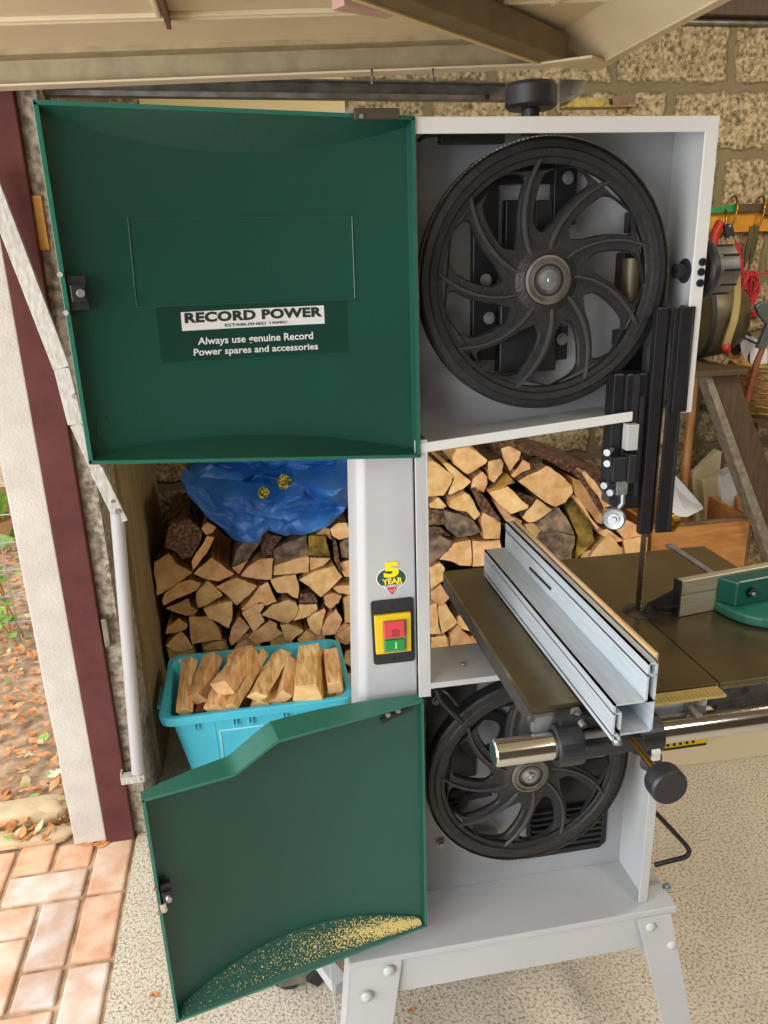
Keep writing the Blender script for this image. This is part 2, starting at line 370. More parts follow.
for u, vv in ((372, 81), (433, 80)):
    bm = B(); p = at(u, vv, 'Y', .80); cyl(bm, p-V((0, 0, .004)), p+V((0, 0, .022)), .0022, n=8); hexnut(bm, p-V((0, 0, .001)), (0, 0, -1), .004, .004); obj('bolt', bm, 'zinc', door)
bm = B(); p = at(338, 1, 'Z', dz(-.2)+.05); q = at(392, 10, 'Z', dz(-.1)+.05); bar(bm, p, q, .035, .02); obj('pink_patch', bm, mat('pinkish_primer', '#c9a597', .6), door)
# its horizontal track on the side wall
bm = B()
T0, T1 = at(20, 97, 'Y', .97), at(507, 103, 'Y', .97); T1.z = T0.z = 1.895
T0.z = 1.893; T1.z = 1.882
bar(bm, T0, T1, .03, .003); bar(bm, T0+V((0, .015, .018)), T1+V((0, .015, .018)), .003, .036); bar(bm, T0+V((0, -.015, .004)), T1+V((0, -.015, .004)), .002, .010); bar(bm, T0+V((0, 0, .036)), T1+V((0, 0, .036)), .03, .003)
tk = thing('door_track', 'galvanised horizontal channel of the garage door, above the green upper door', 'door track', T0)
obj('rail', bm, 'zinc', tk)
bm = B(); p = at(487, 97, 'Y', .955); cyl(bm, p, p+V((0, -.004, 0)), .006, n=12); obj('rivet', bm, 'black', tk)
bm = B(); a0, a1 = at(560, 104, 'Y', .9), at(628, 103, 'Y', .9); bar(bm, a0, a1, .006, .020); bar(bm, a0+V((0, -.02, -.012)), a1+V((0, -.02, -.012)), .04, .003)
hb = obj('hinge_bracket', bm, mat('yellow_passivated_steel', '#b39a52', .35, .9, '#8d7a45', 60), door)
bm = B(); q = [at(*p, 'Y', .885) for p in ((612, 97), (630, 93), (636, 94), (635, 112), (628, 113), (627, 108), (614, 108))]; prism(bm, q, (0, .004, 0)); obj('end_plate', bm, 'crate_edge', hb)
bm = B(); q = [at(*p, 'Y', .86) for p in ((560, 79), (586, 80), (585, 91), (577, 98), (560, 104))]; prism(bm, q, (0, .004, 0)); obj('pivot_plate', bm, 'zinc', hb)
for u, vv, r in ((572, 92, .006), (605, 105, .005), (629, 105, .004)):
    bm = B(); p = at(u, vv, 'Y', .86 if u == 572 else .882); hexnut(bm, p, (0, -1, 0), r, .004); cyl(bm, p, p+V((0, -.007, 0)), r*.5, n=10); obj('bolt', bm, 'steel_dull', hb)
# cream board high on the back wall, dark timber left of it
bm = B(); q0, q1 = at(138, 90, 'Y', WY-.02), at(345, 108, 'Y', WY-.02); box(bm, q0.x, q1.x, WY-.02, WY, q1.z-.02, q1.z+.10)
tag(obj('wall_board', bm, 'cream'), 'cream board fixed along the top of the block wall above the green door', 'board')
bm = B(); q0 = at(705, 12, 'Y', WY-.04); box(bm, q0.x-.3, 3.05, WY-.05, WY, q0.z-.01, q0.z+.09)
tag(obj('wall_plate', bm, 'beam', bevel=.004), 'dark timber wall plate along the top of the rough block wall', 'beam')
bm = B(); q0 = at(700, 15, 'Y', WY-.02); cyl(bm, (q0.x-.45, WY-.010, q0.z-.02), (q0.x+.7, WY-.010, q0.z-.02), .010, n=12)
tag(obj('conduit', bm, 'zinc', smooth=.6), 'thin grey conduit running along the top of the block wall', 'pipe')

# spring arm and tube of the garage door beside the jamb
P0 = at(-14, 170, 'Y', .80); P1 = at(62, 368, 'Y', .815); P2 = at(76, 424, 'Y', .82)
la = thing('lifting_arm', 'scratched white steel lifting arm slanting across the red-brown jamb', 'arm', P2)
bm = B(); bar(bm, P0, P1, .012, .036, up=(1, 0, .4)); bar(bm, P1, P2, .012, .034, up=(1, 0, .2))
P3 = at(96, 468, 'Y', .83); bar(bm, P2, P3, .010, .026, up=(1, 0, .3)); obj('arm', bm, 'arm', la, bevel=.0015)
P4 = at(122, 522, 'Y', .835)
bm = B(); bar(bm, P3, P4, .010, .030, up=(1, 0, .3)); obj('link', bm, 'arm', la, bevel=.0015)
for u, vv, yy in ((75, 396, .808), (113, 501, .829), (118, 511, .829)):
    bm = B(); p = at(u, vv, 'Y', yy); cyl(bm, p, p+V((0, -.006, 0)), .006 if u != 113 else .004, n=12); obj('bolt', bm, 'zinc', la)
Q0 = at(117, 512, 'Y', .842); Q1 = at(138, 772, 'Y', .842)
sp = thing('spring_tube', 'white spring tube standing between jamb and firewood', 'tube', Q1)
bm = B(); tube(bm, [Q0, Q0.lerp(Q1, .5), Q1], .0165, 16); obj('tube', bm, 'pipe', sp, smooth=.6)
bm = B(); p = Q1+V((0, 0, -.004)); box(bm, p.x-.045, p.x+.016, p.y-.012, p.y+.012, p.z-.022, p.z); hexnut(bm, p+V((.004, -.012, -.012)), (0, -1, 0), .006, .005)
bar(bm, p+V((-.045, 0, -.01)), p+V((-.045, .035, -.01)), .004, .03)
obj('foot_bracket', bm, 'arm', sp)
bm = B(); q = at(106, 640, 'Y', .86); box(bm, q.x-.004, q.x+.010, .855, .885, q.z-.02, q.z+.06)
tag(obj('frame_clip', bm, 'zinc', bevel=.002), 'small grey metal clip on the inner edge of the red-brown jamb', 'clip')
bm = B(); q0, q1 = at(36, 196, 'Y', .885), at(42, 250, 'Y', .885); box(bm, q0.x-.012, q0.x+.012, .875, .886, q1.z, q0.z)
tag(obj('wood_batten', bm, 'rack'), 'short orange wooden batten on the wall beside the jamb', 'batten')

# ------------------------------------------------------------------ garden beyond the opening
bm = B()
for i in range(2600):
    x, yy = random.uniform(-2.3, -1.02), .9+random.random()**1.5*2.6
    s = random.uniform(.010, .030); a = random.uniform(0, 6.3); z = random.uniform(-.008, .03)
    dx, dy = V((math.cos(a), math.sin(a), random.uniform(-.4, .4)))*s, V((-math.sin(a), math.cos(a), random.uniform(-.4, .4)))*s*.5
    c = V((x, yy, z+.01)); face(bm, [c-dx, c-dy, c+dx, c+dy], 0 if random.random() < .85 else random.choice((1, 2)))
o = obj('leaf_litter', bm, ['leaf_dry', 'pale_board', 'leaf_green']); tag(o, 'dry orange leaves covering the garden soil outside', 'leaves', kind='stuff')
def rock(u0, v0, u1, v1, h, label):
    bm = B(); p, q = at(u0, v1, 'Z', 0), at(u1, v1, 'Z', 0); yb = at((u0+u1)/2, v0, 'Z', h).y
    bmesh.ops.create_icosphere(bm, subdivisions=3, radius=1)
    sx, sy = (q.x-p.x)/2, max(.03, (yb-p.y)/2); c = V(((p.x+q.x)/2, p.y+sy, h*.3))
    for v in bm.verts:
        k = 1+.22*noise.noise(v.co*1.7+c*7); w = V([math.copysign(abs(t)**.6, t) for t in v.co])*k
        v.co = V((c.x+w.x*sx, c.y+w.y*sy, max(-.012, c.z+w.z*h*.7)))
    tag(obj('edging_stone', bm, 'stone', smooth=.8), label, 'stone', 'garden edging stones')
rock(-40, 795, 62, 838, .05, 'broad flat beige stone at the garden edge beside the white pier')
rock(-10, 846, 66, 853, .02, 'thin pale kerb stone between garden and brick paving')
rock(30, 812, 64, 826, .05, 'small reddish-brown stone lying against the white pier foot')
bm = B()
base = at(10, 640, 'Z', 0)
for k in range(5):
    p = V((base.x+random.uniform(-.25, .15), base.y+random.uniform(-.1, .3), -.01)); h = random.uniform(.35, .8)
    pts = spline([p, p+V((random.uniform(-.1, .1), 0, h*.5)), p+V((random.uniform(-.15, .2), 0, h))], 5); tube(bm, pts, .004, 6, 1)
    for q in pts[2:]:
        for _ in range(3):
            a = random.uniform(0, 6.3); s = random.uniform(.03, .06); d = V((math.cos(a), math.sin(a), random.uniform(-.2, .5)))*s; e = V((-d.y, d.x, .01)).normalized()*s*.4
            face(bm, [q, q+d*.5+e, q+d, q+d*.5-e], 0)
obj_plant = obj('garden_plant', bm, ['leaf_green', 'handle']); tag(obj_plant, 'young green leafy plant growing beside the white pier outside', 'plant')
bm = B()
for k in range(420):
    c = V((random.uniform(-3.2, -1.4), random.uniform(3.4, 4.0), random.uniform(0, 2.3))); a = random.uniform(0, 6.3); s = random.uniform(.08, .16)
    d = V((math.cos(a), -.3, math.sin(a)))*s; e = V((-math.sin(a), -.4, math.cos(a)))*s*.5; face(bm, [c-d, c-e, c+d, c+e], 0 if k % 5 else 1)
for k in range(8): x = -3.1+k*.22; tube(bm, [(x, 3.8, -.02), (x+.1, 3.8, 1), (x, 3.75, 2.2)], .015, 6, 1)
tag(obj('garden_hedge', bm, ['leaf_green', 'handle']), 'pale green hedge far behind the leaf litter', 'hedge')
bm = B()
for k in range(9): p = V((-2.6+k*.16, 2.2, 0)); tube(bm, [p, p+V((.0, 0, 1.1))], .003, 5)
for k in range(9): bar(bm, (-2.7, 2.2, .1+k*.12), (-1.2, 2.2, .1+k*.12), .004, .004)
tag(obj('wire_fence', bm, 'pipe'), 'pale wire mesh fence in the garden behind the white pier', 'fence')
# ================================================================== the band saw
saw = thing('band_saw', 'grey band saw with open green doors and two black spoked wheels on splayed legs', 'band saw', (-.04, .05, 0))
XL, XR, ZT, DP = -.190, .214, 1.70, .104
def zb(x): return 1.281 + (x-XL)/(XR-XL)*.032       # sloping bottom edge of the upper cabinet
# --- upper cabinet: back plate, walls and the white front lip
bm = B()
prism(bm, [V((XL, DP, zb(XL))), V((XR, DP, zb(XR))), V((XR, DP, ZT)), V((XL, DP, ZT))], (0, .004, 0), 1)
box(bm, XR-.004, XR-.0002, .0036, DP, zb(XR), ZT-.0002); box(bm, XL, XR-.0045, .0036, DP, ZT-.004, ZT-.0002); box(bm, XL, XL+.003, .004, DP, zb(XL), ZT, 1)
xe = .123
prism(bm, [V((XL, .002, zb(XL))), V((xe, .002, zb(xe))), V((xe, .002, zb(xe)+.003)), V((XL, .002, zb(XL)+.003))], (0, DP-.002, 0))
box(bm, XR-.022, XR, .04, DP, zb(XR), zb(XR)+.004)
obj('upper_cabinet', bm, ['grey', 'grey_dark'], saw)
bm = B(); w = .019
prism(bm, [V((XL, 0, ZT-w)), V((XR-w, 0, ZT-w)), V((XR-w, 0, zb(XR))), V((XR, 0, zb(XR))), V((XR, 0, ZT)), V((XL, 0, ZT))], (0, .0035, 0))
prism(bm, [V((XL, 0, zb(XL))), V((xe, 0, zb(xe))), V((xe, 0, zb(xe)+.014)), V((XL, 0, zb(XL)+.014))], (0, .0035, 0))
obj('cabinet_lip', bm, mat('pale_grey_enamel', '#d3d3d1', .38), saw, bevel=.0012)
bm = B(); p = at(622, 434, 'Y', .0); box(bm, .114, .131, -.006, .035, 1.264, 1.302)
obj('cabinet_tab', bm, 'grey', saw, bevel=.001)
# --- spine column with the blade channel strip
YC = .032; ca, cb2 = at(350, 585, 'Y', .125).x+.002, at(415.5, 575, 'Y', YC).x
bm = B(); prism(bm, [V((ca-.002, YC+.03, .41)), V((ca, YC+.008, .41)), V((ca+.010, YC, .41)), V((cb2, YC, .41)), V((cb2, .125, .41)), V((ca-.002, .125, .41))], (0, 0, ZT-.42))
for v_ in bm.verts:
    if v_.co.x < ca+.02: v_.co.x -= (1.08-v_.co.z)*.028
obj('column', bm, 'grey', saw, bevel=.003, seg=3)
bm = B(); box(bm, -.1965, -.178, 0, .0035, .895, 1.30); box(bm, -.180, -.178, 0, DP, .895, 1.30)
obj('channel_strip', bm, 'grey', saw, bevel=.001)
bm = B(); box(bm, cb2+.0005, -.1802, .06, .10, .895, 1.30); obj('channel_back', bm, 'black', saw)
# --- lower cabinet
ZC = .918; XR2 = .221
bm = B()
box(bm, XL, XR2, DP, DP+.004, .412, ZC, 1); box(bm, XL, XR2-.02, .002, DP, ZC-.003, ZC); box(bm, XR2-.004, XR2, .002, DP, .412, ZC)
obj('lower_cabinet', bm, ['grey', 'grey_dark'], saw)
bm = B(); box(bm, XR2-.017, XR2, 0, .0035, .412, ZC); box(bm, -.1785, XR2-.02, 0, .0035, ZC-.010, ZC)
obj('cabinet_lip', bm, 'grey', saw, bevel=.001)
bm = B(); p = at(463, 665, 'Z', ZC); cyl(bm, p, p+V((0, 0, .004)), .004, n=12); obj('cap_screw', bm, 'steel', saw)
bm = B(); box(bm, XL+.004, -.075, DP-.006, DP-.001, .66, ZC-.01); obj('backing_plate', bm, 'black', saw)

# --- wheels: nine swept spokes, ribbed, with bearing hub
def wheel_mesh():
    bm = B(); O = V((0, 0, 0)); ax = (0, 1, 0); N9 = 9; pitch = 2*math.pi/N9
    lathe(bm, [(.1464, .016), (.1464, .0075), (.1474, .0060), (.1535, .0052), (.1555, .0012), (.1640, .0), (.1665, .0030), (.1745, .0042), (.178, .0075), (.178, .030), (.174, .033), (.163, .033), (.160, .017)], O, ax, 144, 0, closed=True, smooth=True)
    lathe(bm, [(.062, .0062), (.045, .0056), (.040, .003), (.0335, .000), (.0335, .030), (.062, .024)], O, ax, 72, 0, closed=True, smooth=True)
    def hw(r):
        h = .0125
        if r > .126: h += .0395*((r-.126)/.0206)**2.9
        if r < .080: h += .0105*((.080-r)/.019)**2.0
        return min(h, math.pi*r/N9)
    def ang(r): return -.46*max(0, (r-.045)/.10)**1.05
    def pol(r, a, y): return V((r*math.cos(a), y, r*math.sin(a)))
    rs = [.058+.0035*i for i in range(26)]; rs = [r for r in rs if r <= .1476]+[.1476]
    for k in range(N9):
        a0 = k*pitch + math.radians(41.5); prev = None
        for r in rs:
            t = hw(r)/r; c = a0+ang(r)
            cur = [bm.verts.new(pol(r, c-t, .0095)), bm.verts.new(pol(r, c-t+.0022/r, .0062)), bm.verts.new(pol(r, c+t-.0022/r, .0062)), bm.verts.new(pol(r, c+t, .0095)), bm.verts.new(pol(r, c+t, .016)), bm.verts.new(pol(r, c-t, .016))]
            if prev:
                for i in range(6): face(bm, (prev[i], prev[(i+1) % 6], cur[(i+1) % 6], cur[i]), 0, True)
            else: face(bm, cur)
            prev = cur
        face(bm, prev)
        prev = None                                                      # raised rib along the spoke
        for i in range(24):
            r = .038+.00495*i; c = a0+ang(r)+.03; w = .0038
            y0 = .0060; hgt = .0030+.0022*math.sin(math.pi*min(1, max(0, (r-.035)/.10)))
            cur = [bm.verts.new(pol(r, c-w/r, y0+.001)), bm.verts.new(pol(r, c-.35*w/r, y0-hgt)), bm.verts.new(pol(r, c+.35*w/r, y0-hgt)), bm.verts.new(pol(r, c+w/r, y0+.001))]
            if prev:
                for j in range(3): face(bm, (prev[j], prev[j+1], cur[j+1], cur[j]), 1, True)
            prev = cur
    return bm
def hub_mesh():
    bm = B(); O = V((0, 0, 0)); ax = (0, 1, 0)
    lathe(bm, [(.0325, .004), (.0325, -.003), (.029, -.004), (.0285, -.002), (.025, -.002), (.0245, -.0045), (.020, -.0045), (.0195, -.002), (.0, -.002)], O, ax, 48, 0)
    return bm
def bolt_mesh():
    bm = B(); O = V((0, -.002, 0)); ax = (0, -1, 0)
    lathe(bm, [(.0135, 0), (.0135, .0018), (0, .0018)], O, ax, 32, 0); hexnut(bm, V((0, -.0038, 0)), ax, .0085, .0055)
    cyl(bm, V((0, -.0093, 0)), V((0, -.0105, 0)), .0045, .003, n=16)
    return bm
saw['_o'] = (0, 0, 0)
wm = obj('wheel', wheel_mesh(), ['iron', 'iron_rib'], saw, smooth=.38); hm = obj('hub_bearing', hub_mesh(), 'steel_dull', wm, smooth=.5); bm_ = obj('hub_bolt', bolt_mesh(), 'steel', wm, smooth=.5)
hb_ring = B(); lathe(hb_ring, [(.0215, -.0048), (.0215, -.003), (.0185, -.003), (.0185, -.0048)], (0, 0, 0), (0, 1, 0), 40, 0, closed=True); obj('bearing_seal', hb_ring, 'rubber', wm)
saw['_o'] = tuple(saw.location)
loc0 = -saw.location
YW = .0323
wm.location = loc0+V((0, YW, 1.5033))
w2 = wm.copy(); col.objects.link(w2); w2.location = loc0+V((0, YW, .6984))
for ch in list(wm.children): c = ch.copy(); col.objects.link(c); c.parent = w2
# --- blade loop, toothed on its front edge
bm = B(); R = .1795; path = []
for i in range(60): a = math.pi-i*math.pi/60; path.append((R*math.cos(a), 1.5033+R*math.sin(a)))
for i in range(70): path.append((R+.0005, 1.5033-i*(1.5033-.6984)/70))
for i in range(60): a = -i*math.pi/60; path.append((R*math.cos(a), .6984+R*math.sin(a)))
for i in range(70): path.append((-R, .6984+i*(1.5033-.6984)/70))
prev = first = None; n = len(path)
for s in range(n*3):
    i, t = divmod(s, 3); p, q = path[i], path[(i+1) % n]; t /= 3
    x, z = p[0]+(q[0]-p[0])*t, p[1]+(q[1]-p[1])*t
    cur = (bm.verts.new((x, YW+.002+(.0022 if s % 2 else 0), z)), bm.verts.new((x, YW+.020, z)))
    if prev: face(bm, (prev[0], cur[0], cur[1], prev[1]))
    else: first = cur
    prev = cur
face(bm, (prev[0], first[0], first[1], prev[1]))
obj('blade', bm, mat('worn_blade_steel', '#7d7364', .45, .8, '#5d564b', 60), saw, solid=.0009)

# --- things inside the upper cabinet behind the wheel
def abox(bm, u0, v0, u1, v1, y0, y1, mi=0):
    p, q = at(u0, v0, 'Y', y0), at(u1, v1, 'Y', y0); c, d = at(u0, v1, 'Y', y0), at(u1, v0, 'Y', y0)
    return box(bm, (p.x+c.x)/2, (q.x+d.x)/2, y0, y1, (q.z+c.z)/2, (p.z+d.z)/2, mi)
bm = B()
abox(bm, 473, 162, 498, 360, .085, .1); abox(bm, 473, 162, 577, 184, .085, .1); abox(bm, 554, 162, 577, 225, .082, .1); abox(bm, 505, 200, 520, 320, .083, .1)
obj('slide_bracket', bm, 'black', saw, bevel=.0015)
bm = B(); abox(bm, 500, 300, 557, 372, .074, .1); abox(bm, 548, 325, 568, 360, .080, .1); obj('slide_block', bm, 'plastic', saw, bevel=.002)
bm = B(); abox(bm, 535, 200, 552, 260, .078, .1); obj('slide_key', bm, 'plastic', saw, bevel=.002)
for u, v in ((568, 178), (562, 339), (489, 318), (486, 280)):
    bm = B(); p = at(u, v, 'Y', .08); lathe(bm, [(.0085, 0), (.0085, .0015), (0, .0015)], p, (0, -1, 0), 16); hexnut(bm, p+V((0, -.0015, 0)), (0, -1, 0), .0058, .005); obj('slide_bolt', bm, 'steel', saw)
bm = B(); abox(bm, 627, 212, 637, 233, .09, .1); abox(bm, 622, 253, 650, 306, .075, .1); abox(bm, 616, 330, 630, 345, .085, .1); abox(bm, 620, 330, 642, 402, .080, .1)
obj('post_bracket', bm, 'black', saw, bevel=.0015)
bm = B(); p = at(634, 280, 'Y', .07); cyl(bm, p+V((-.004, 0, .03)), p+V((-.004, 0, -.03)), .014, n=24); obj('post_bushing', bm, 'olive', saw, smooth=.6)
bm = B(); abox(bm, 441, 131, 505, 143, .05, .07); p = at(458, 130, 'Y', .05); cyl(bm, p+V((0, 0, -.003)), p+V((0, .01, -.003)), .006, n=16); obj('door_switch', bm, 'black', saw, bevel=.001)
bm = B(); tube(bm, spline([at(418, 141, 'Y', .055), at(426, 136, 'Y', .055), at(442, 134, 'Y', .055)], 6), .0028, 8); obj('switch_cable', bm, 'rubber', saw)
# --- tension knob on top
bm = B(); c = V((-.012, .085, 1.721)); lathe(bm, [(.0, 0), (.030, .0), (.0345, .004), (.0345, .026), (.031, .031), (.0, .031)], c, (0, 0, 1), 40); obj('tension_knob', bm, 'plastic', saw, smooth=.6)
bm = B(); cyl(bm, (-.012, .085, 1.69), (-.012, .085, 1.724), .012, n=24); obj('tension_shaft', bm, 'plastic', saw, smooth=.6)
# --- blade guard: two black plates with a slot between, and the guide assembly behind its left side
bm = B(); box(bm, .148, .1695, 0, .012, 1.130, 1.462); box(bm, .1745, .197, 0, .004, 1.130, 1.462); box(bm, .164, .178, .018, .022, 1.133, 1.462); box(bm, .193, .197, .0, .022, 1.130, 1.462); box(bm, .164, .168, .0, .022, 1.133, 1.462)
obj('blade_guard', bm, 'black', saw, bevel=.001)
bm = B(); box(bm, .181, .203, -.004, 0, 1.315, 1.462); box(bm, .199, .203, -.004, .03, 1.315, 1.462); obj('guard_plate', bm, 'black', saw, bevel=.0008)
bm = B(); box(bm, .098, .114, .014, .04, 1.20, 1.372); box(bm, .114, .1475, .008, .04, 1.17, 1.372); obj('guide_post', bm, 'black', saw, bevel=.0015)
bm = B(); box(bm, .1235, .132, .004, .012, 1.28, 1.372); box(bm, .134, .140, .002, .012, 1.19, 1.34); obj('post_rail', bm, 'plastic', saw)
gb = obj('guide_block', (lambda b: (box(b, .096, .118, -.004, .03, 1.217, 1.254), box(b, .118, .130, -.008, .03, 1.215, 1.258), box(b, .098, .112, 0, .03, 1.195, 1.214), b)[-1])(B()), 'plastic', saw, bevel=.0015)
for u, v in ((608, 452), (608, 463), (605, 485), (611, 492)):
    bm = B(); p = at(u, v, 'Y', -.004); d = V((-.7, -.7, 0)).normalized(); cyl(bm, p-d*.016, p, .0032, n=12); cyl(bm, p, p+d*.005, .005, n=16); obj('guide_bolt', bm, 'steel', gb, smooth=.5)
bm = B(); p = at(622, 487, 'Y', 0); box(bm, p.x-.010, p.x+.008, -.003, .02, p.z-.012, p.z+.010); tube(bm, [p+V((.002, 0, -.01)), p+V((.003, 0, -.025)), p+V((-.002, .002, -.034))], .004, 8)
obj('guide_arm', bm, 'steel', gb, bevel=.002)
bm = B(); p = at(614, 519, 'Y', -.002); d = V((-.55, -.83, .1)).normalized()
lathe(bm, [(.0165, -.008), (.0165, .002), (.0145, .004), (.009, .003), (.0085, .005), (.0, .005)], p, d, 32); hexnut(bm, p+d*.004, d, .005, .006)
obj('guide_roller', bm, 'steel', gb, smooth=.5)
bm = B(); p = at(672, 522, 'Y', .045); lathe(bm, [(0, 0), (.012, 0), (.012, .004), (.016, .005), (.016, .012), (.009, .014), (.009, .022), (.0, .022)], p-V((.012, 0, 0)), (1, .1, 0), 24); obj('guide_knob', bm, 'brass', gb, smooth=.6)
bm = B(); box(bm, .118, .160, .034, .075, 1.165, 1.21); obj('guide_foot', bm, 'steel_dull', gb, bevel=.002)
# --- rise-and-fall handwheel on the cabinet's right wall and its three screws
for u, v in ((702, 262), (700.5, 272), (699.5, 283)):
    bm = B(); p = at(u, v, 'Y', 0); lathe(bm, [(.0052, 0), (.0052, .003), (.003, .003), (.0028, .001), (0, .001)], p, (0, -1, 0), 16); obj('lip_screw', bm, 'black', saw, smooth=.5)
hx = .214; hy, hz = .045, 1.508
bm = B(); cyl(bm, (XR-.02, hy, hz), (.235, hy, hz), .010, n=20); lathe(bm, [(.0, .0), (.036, .0), (.041, .004), (.041, .010), (.034, .016), (.0, .016)], (.228, hy, hz), (1, 0, 0), 40)
hwp = obj('handwheel', bm, 'plastic', saw, smooth=.6)
bm = B(); lathe(bm, [(.034, .0), (.034, .030), (.030, .034), (0, .034)], (.243, hy, hz), (1, 0, 0), 32); obj('handwheel_drum', bm, 'steel_dull', hwp, smooth=.5)
bm = B()
for k in range(10):
    a = k*math.pi/5; bar(bm, V((.250, hy+.034*math.cos(a), hz+.034*math.sin(a))), V((.274, hy+.034*math.cos(a), hz+.034*math.sin(a))), .003, .003)
obj('drum_slot', bm, 'black', hwp)
bm = B(); cyl(bm, (XR-.0055, hy, hz), (XR-.0035, hy, hz), .017, n=24); obj('shaft_hole', bm, 'rubber', saw)

# --- doors: pressed trays with a bowed skin, seen from inside
class Door:
    def __init__(s, ang, W, zt, zb, ht, hb, dm):
        t = math.radians(ang); s.H = V((XL, -.004, 0)); s.d = V((math.cos(t), -math.sin(t), 0)); s.n = V((math.sin(t), math.cos(t), 0))
        if s.n.dot(V((0, -1, 0))) < 0: s.n = -s.n
        s.W, s.zt, s.zb, s.ht, s.hb, s.dm = W, zt, zb, ht, hb, dm
    def bump(s, d): return max(0, 1-(2*d/s.W-1)**2)
    def dep(s, d): return .014+s.dm*s.bump(d)
    def pt(s, d, z, k=0): return s.H + s.d*d - s.n*(s.dep(d)-k) + V((0, 0, z))
    def rim(s, d, z, k=0): return s.H + s.d*d + s.n*k + V((0, 0, z))
    def loc(s, u, v):
        r = ray(u, v); dd = 0
        k = .02
        for _ in range(8):
            q = CAM + r*(((s.H - s.n*k)-CAM).dot(s.n)/r.dot(s.n)); dd = (q-s.H).dot(s.d); k = s.dep(min(max(dd, 0), s.W))
        return dd, q.z
    def on(s, u, v, k=.0008): return s.pt(*s.loc(u, v), k)
    def build(s, name):
        bm = B(); n = 48; rows = []; lip = .0065; e = .0045
        for i in range(n+1):
            d = s.W*i/n; b = s.bump(d); t, z0 = s.zt(d), s.zb(d)
            de = min(max(d, e), s.W-e)
            hi, lo = t-e-s.ht*b-.004, z0+e+s.hb*b+.004
            row = [s.rim(d, t, 0), s.rim(de, t-e, .0)]
            row += [s.pt(de, hi)]
            for j in range(1, 6): row.append(s.pt(de, hi+(lo-hi)*j/6))
            row += [s.pt(de, lo), s.rim(de, z0+e, .0), s.rim(d, z0, 0)]
            rows.append([bm.verts.new(p) for p in row])
        for i in range(n):
            for j in range(len(rows[0])-1):
                mi = 1 if j in (0, len(rows[0])-2) else 0
                face(bm, (rows[i][j], rows[i+1][j], rows[i+1][j+1], rows[i][j+1]), mi, 0 < j < len(rows[0])-2)
        m = len(rows[0])
        for side, dd in ((rows[0], 0), (rows[-1], s.W)):                  # end flanges close the tray
            inn = side[1:m-1]
            dE = e if dd == 0 else s.W-e
            f0 = [bm.verts.new(s.rim(dE, V(v.co).z, .0)) for v in inn]
            o0 = [bm.verts.new(s.rim(dd, V(v.co).z, .0)) for v in inn]
            for j in range(len(inn)-1):
                face(bm, (inn[j], inn[j+1], f0[j+1], f0[j]), 0); face(bm, (f0[j], f0[j+1], o0[j+1], o0[j]), 1)
        # outer skin behind, so that the tray has a back from any side
        for i in range(n):
            d0, d1 = s.W*i/n, s.W*(i+1)/n
            a = [s.pt(d0, s.zt(d0), -.003), s.pt(d1, s.zt(d1), -.003), s.pt(d1, s.zb(d1), -.003), s.pt(d0, s.zb(d0), -.003)]
            face(bm, a, 0)
            face(bm, [s.rim(d0, s.zt(d0)), s.rim(d1, s.zt(d1)), a[1], a[0]], 1); face(bm, [s.rim(d0, s.zb(d0)), s.rim(d1, s.zb(d1)), a[2], a[3]], 1)
        for dd in (0, s.W): face(bm, [s.rim(dd, s.zt(dd)), s.rim(dd, s.zb(dd)), s.pt(dd, s.zb(dd), -.003), s.pt(dd, s.zt(dd), -.003)], 1)
        return obj(name, bm, ['green', 'green_rim'], saw, smooth=.30)
UD = Door(166, .424, lambda d: 1.700, lambda d: 1.276+.048*d/.424, .032, .019, .020)
def lowtop(d):
    if d < .232: return .893-.003*d/.232
    if d < .296: return .890-.036*(d-.232)/.064
    return .854
LD = Door(167, .424, lowtop, lambda d: .445, .006, .034, .034)
ud = UD.build('upper_door'); ld = LD.build('lower_door')
ud['label'] = 'upper green door with the white label'; ld['label'] = 'lower green door with a stepped top edge'
# pressed outline on the upper door
bm = B()
cs = [(128, 218), (352, 216), (355, 299), (137, 307)]
for a, b in zip(cs, cs[1:]+cs[:1]):
    (d0, z0), (d1, z1) = UD.loc(*a), UD.loc(*b)
    tube(bm, [UD.pt(d0+(d1-d0)*k/12, z0+(z1-z0)*k/12, .0002) for k in range(13)], .0010, 6)
obj('pressed_outline', bm, 'green', ud, smooth=.8)
bm = B()
for a, b in (((97, 418), (108, 417)), ((108, 417), (108, 433)), ((97, 436), (97, 418))):
    (d0, z0), (d1, z1) = UD.loc(*a), UD.loc(*b); tube(bm, [UD.pt(d0, z0, .0003), UD.pt(d1, z1, .0003)], .0008, 6)
obj('pressed_mark', bm, 'green', ud)
def patch(bm, D, quad, k, mi=0, nu=16):
    """a thin sheet on the bowed skin; quad = pixel corners TL TR BR BL"""
    c = [D.loc(*q) for q in quad]; g = []
    for i in range(nu+1):
        t = i/nu; a = [c[0][j]+(c[1][j]-c[0][j])*t for j in (0, 1)]; b = [c[3][j]+(c[2][j]-c[3][j])*t for j in (0, 1)]
        g.append((bm.verts.new(D.pt(*a, k)), bm.verts.new(D.pt(*b, k))))
    for i in range(nu): face(bm, (g[i][0], g[i+1][0], g[i+1][1], g[i][1]), mi)
def qmap(D, quad, k):
    c = [D.loc(*q) for q in quad]
    def f(x, y):
        y = 1-y; a = [c[0][j]*(1-x)*(1-y)+c[1][j]*x*(1-y)+c[2][j]*x*y+c[3][j]*(1-x)*y for j in (0, 1)]
        return D.pt(*a, k)
    return f
bm = B(); patch(bm, UD, [(156, 308), (346, 300.5), (348, 352), (162, 363)], .0006); obj('warning_label', bm, 'label', ud)
bm = B(); patch(bm, UD, [(180.5, 312.3), (323.5, 305.3), (324.5, 323.5), (182, 331)], .0010); obj('brand_strip', bm, 'white', ud)
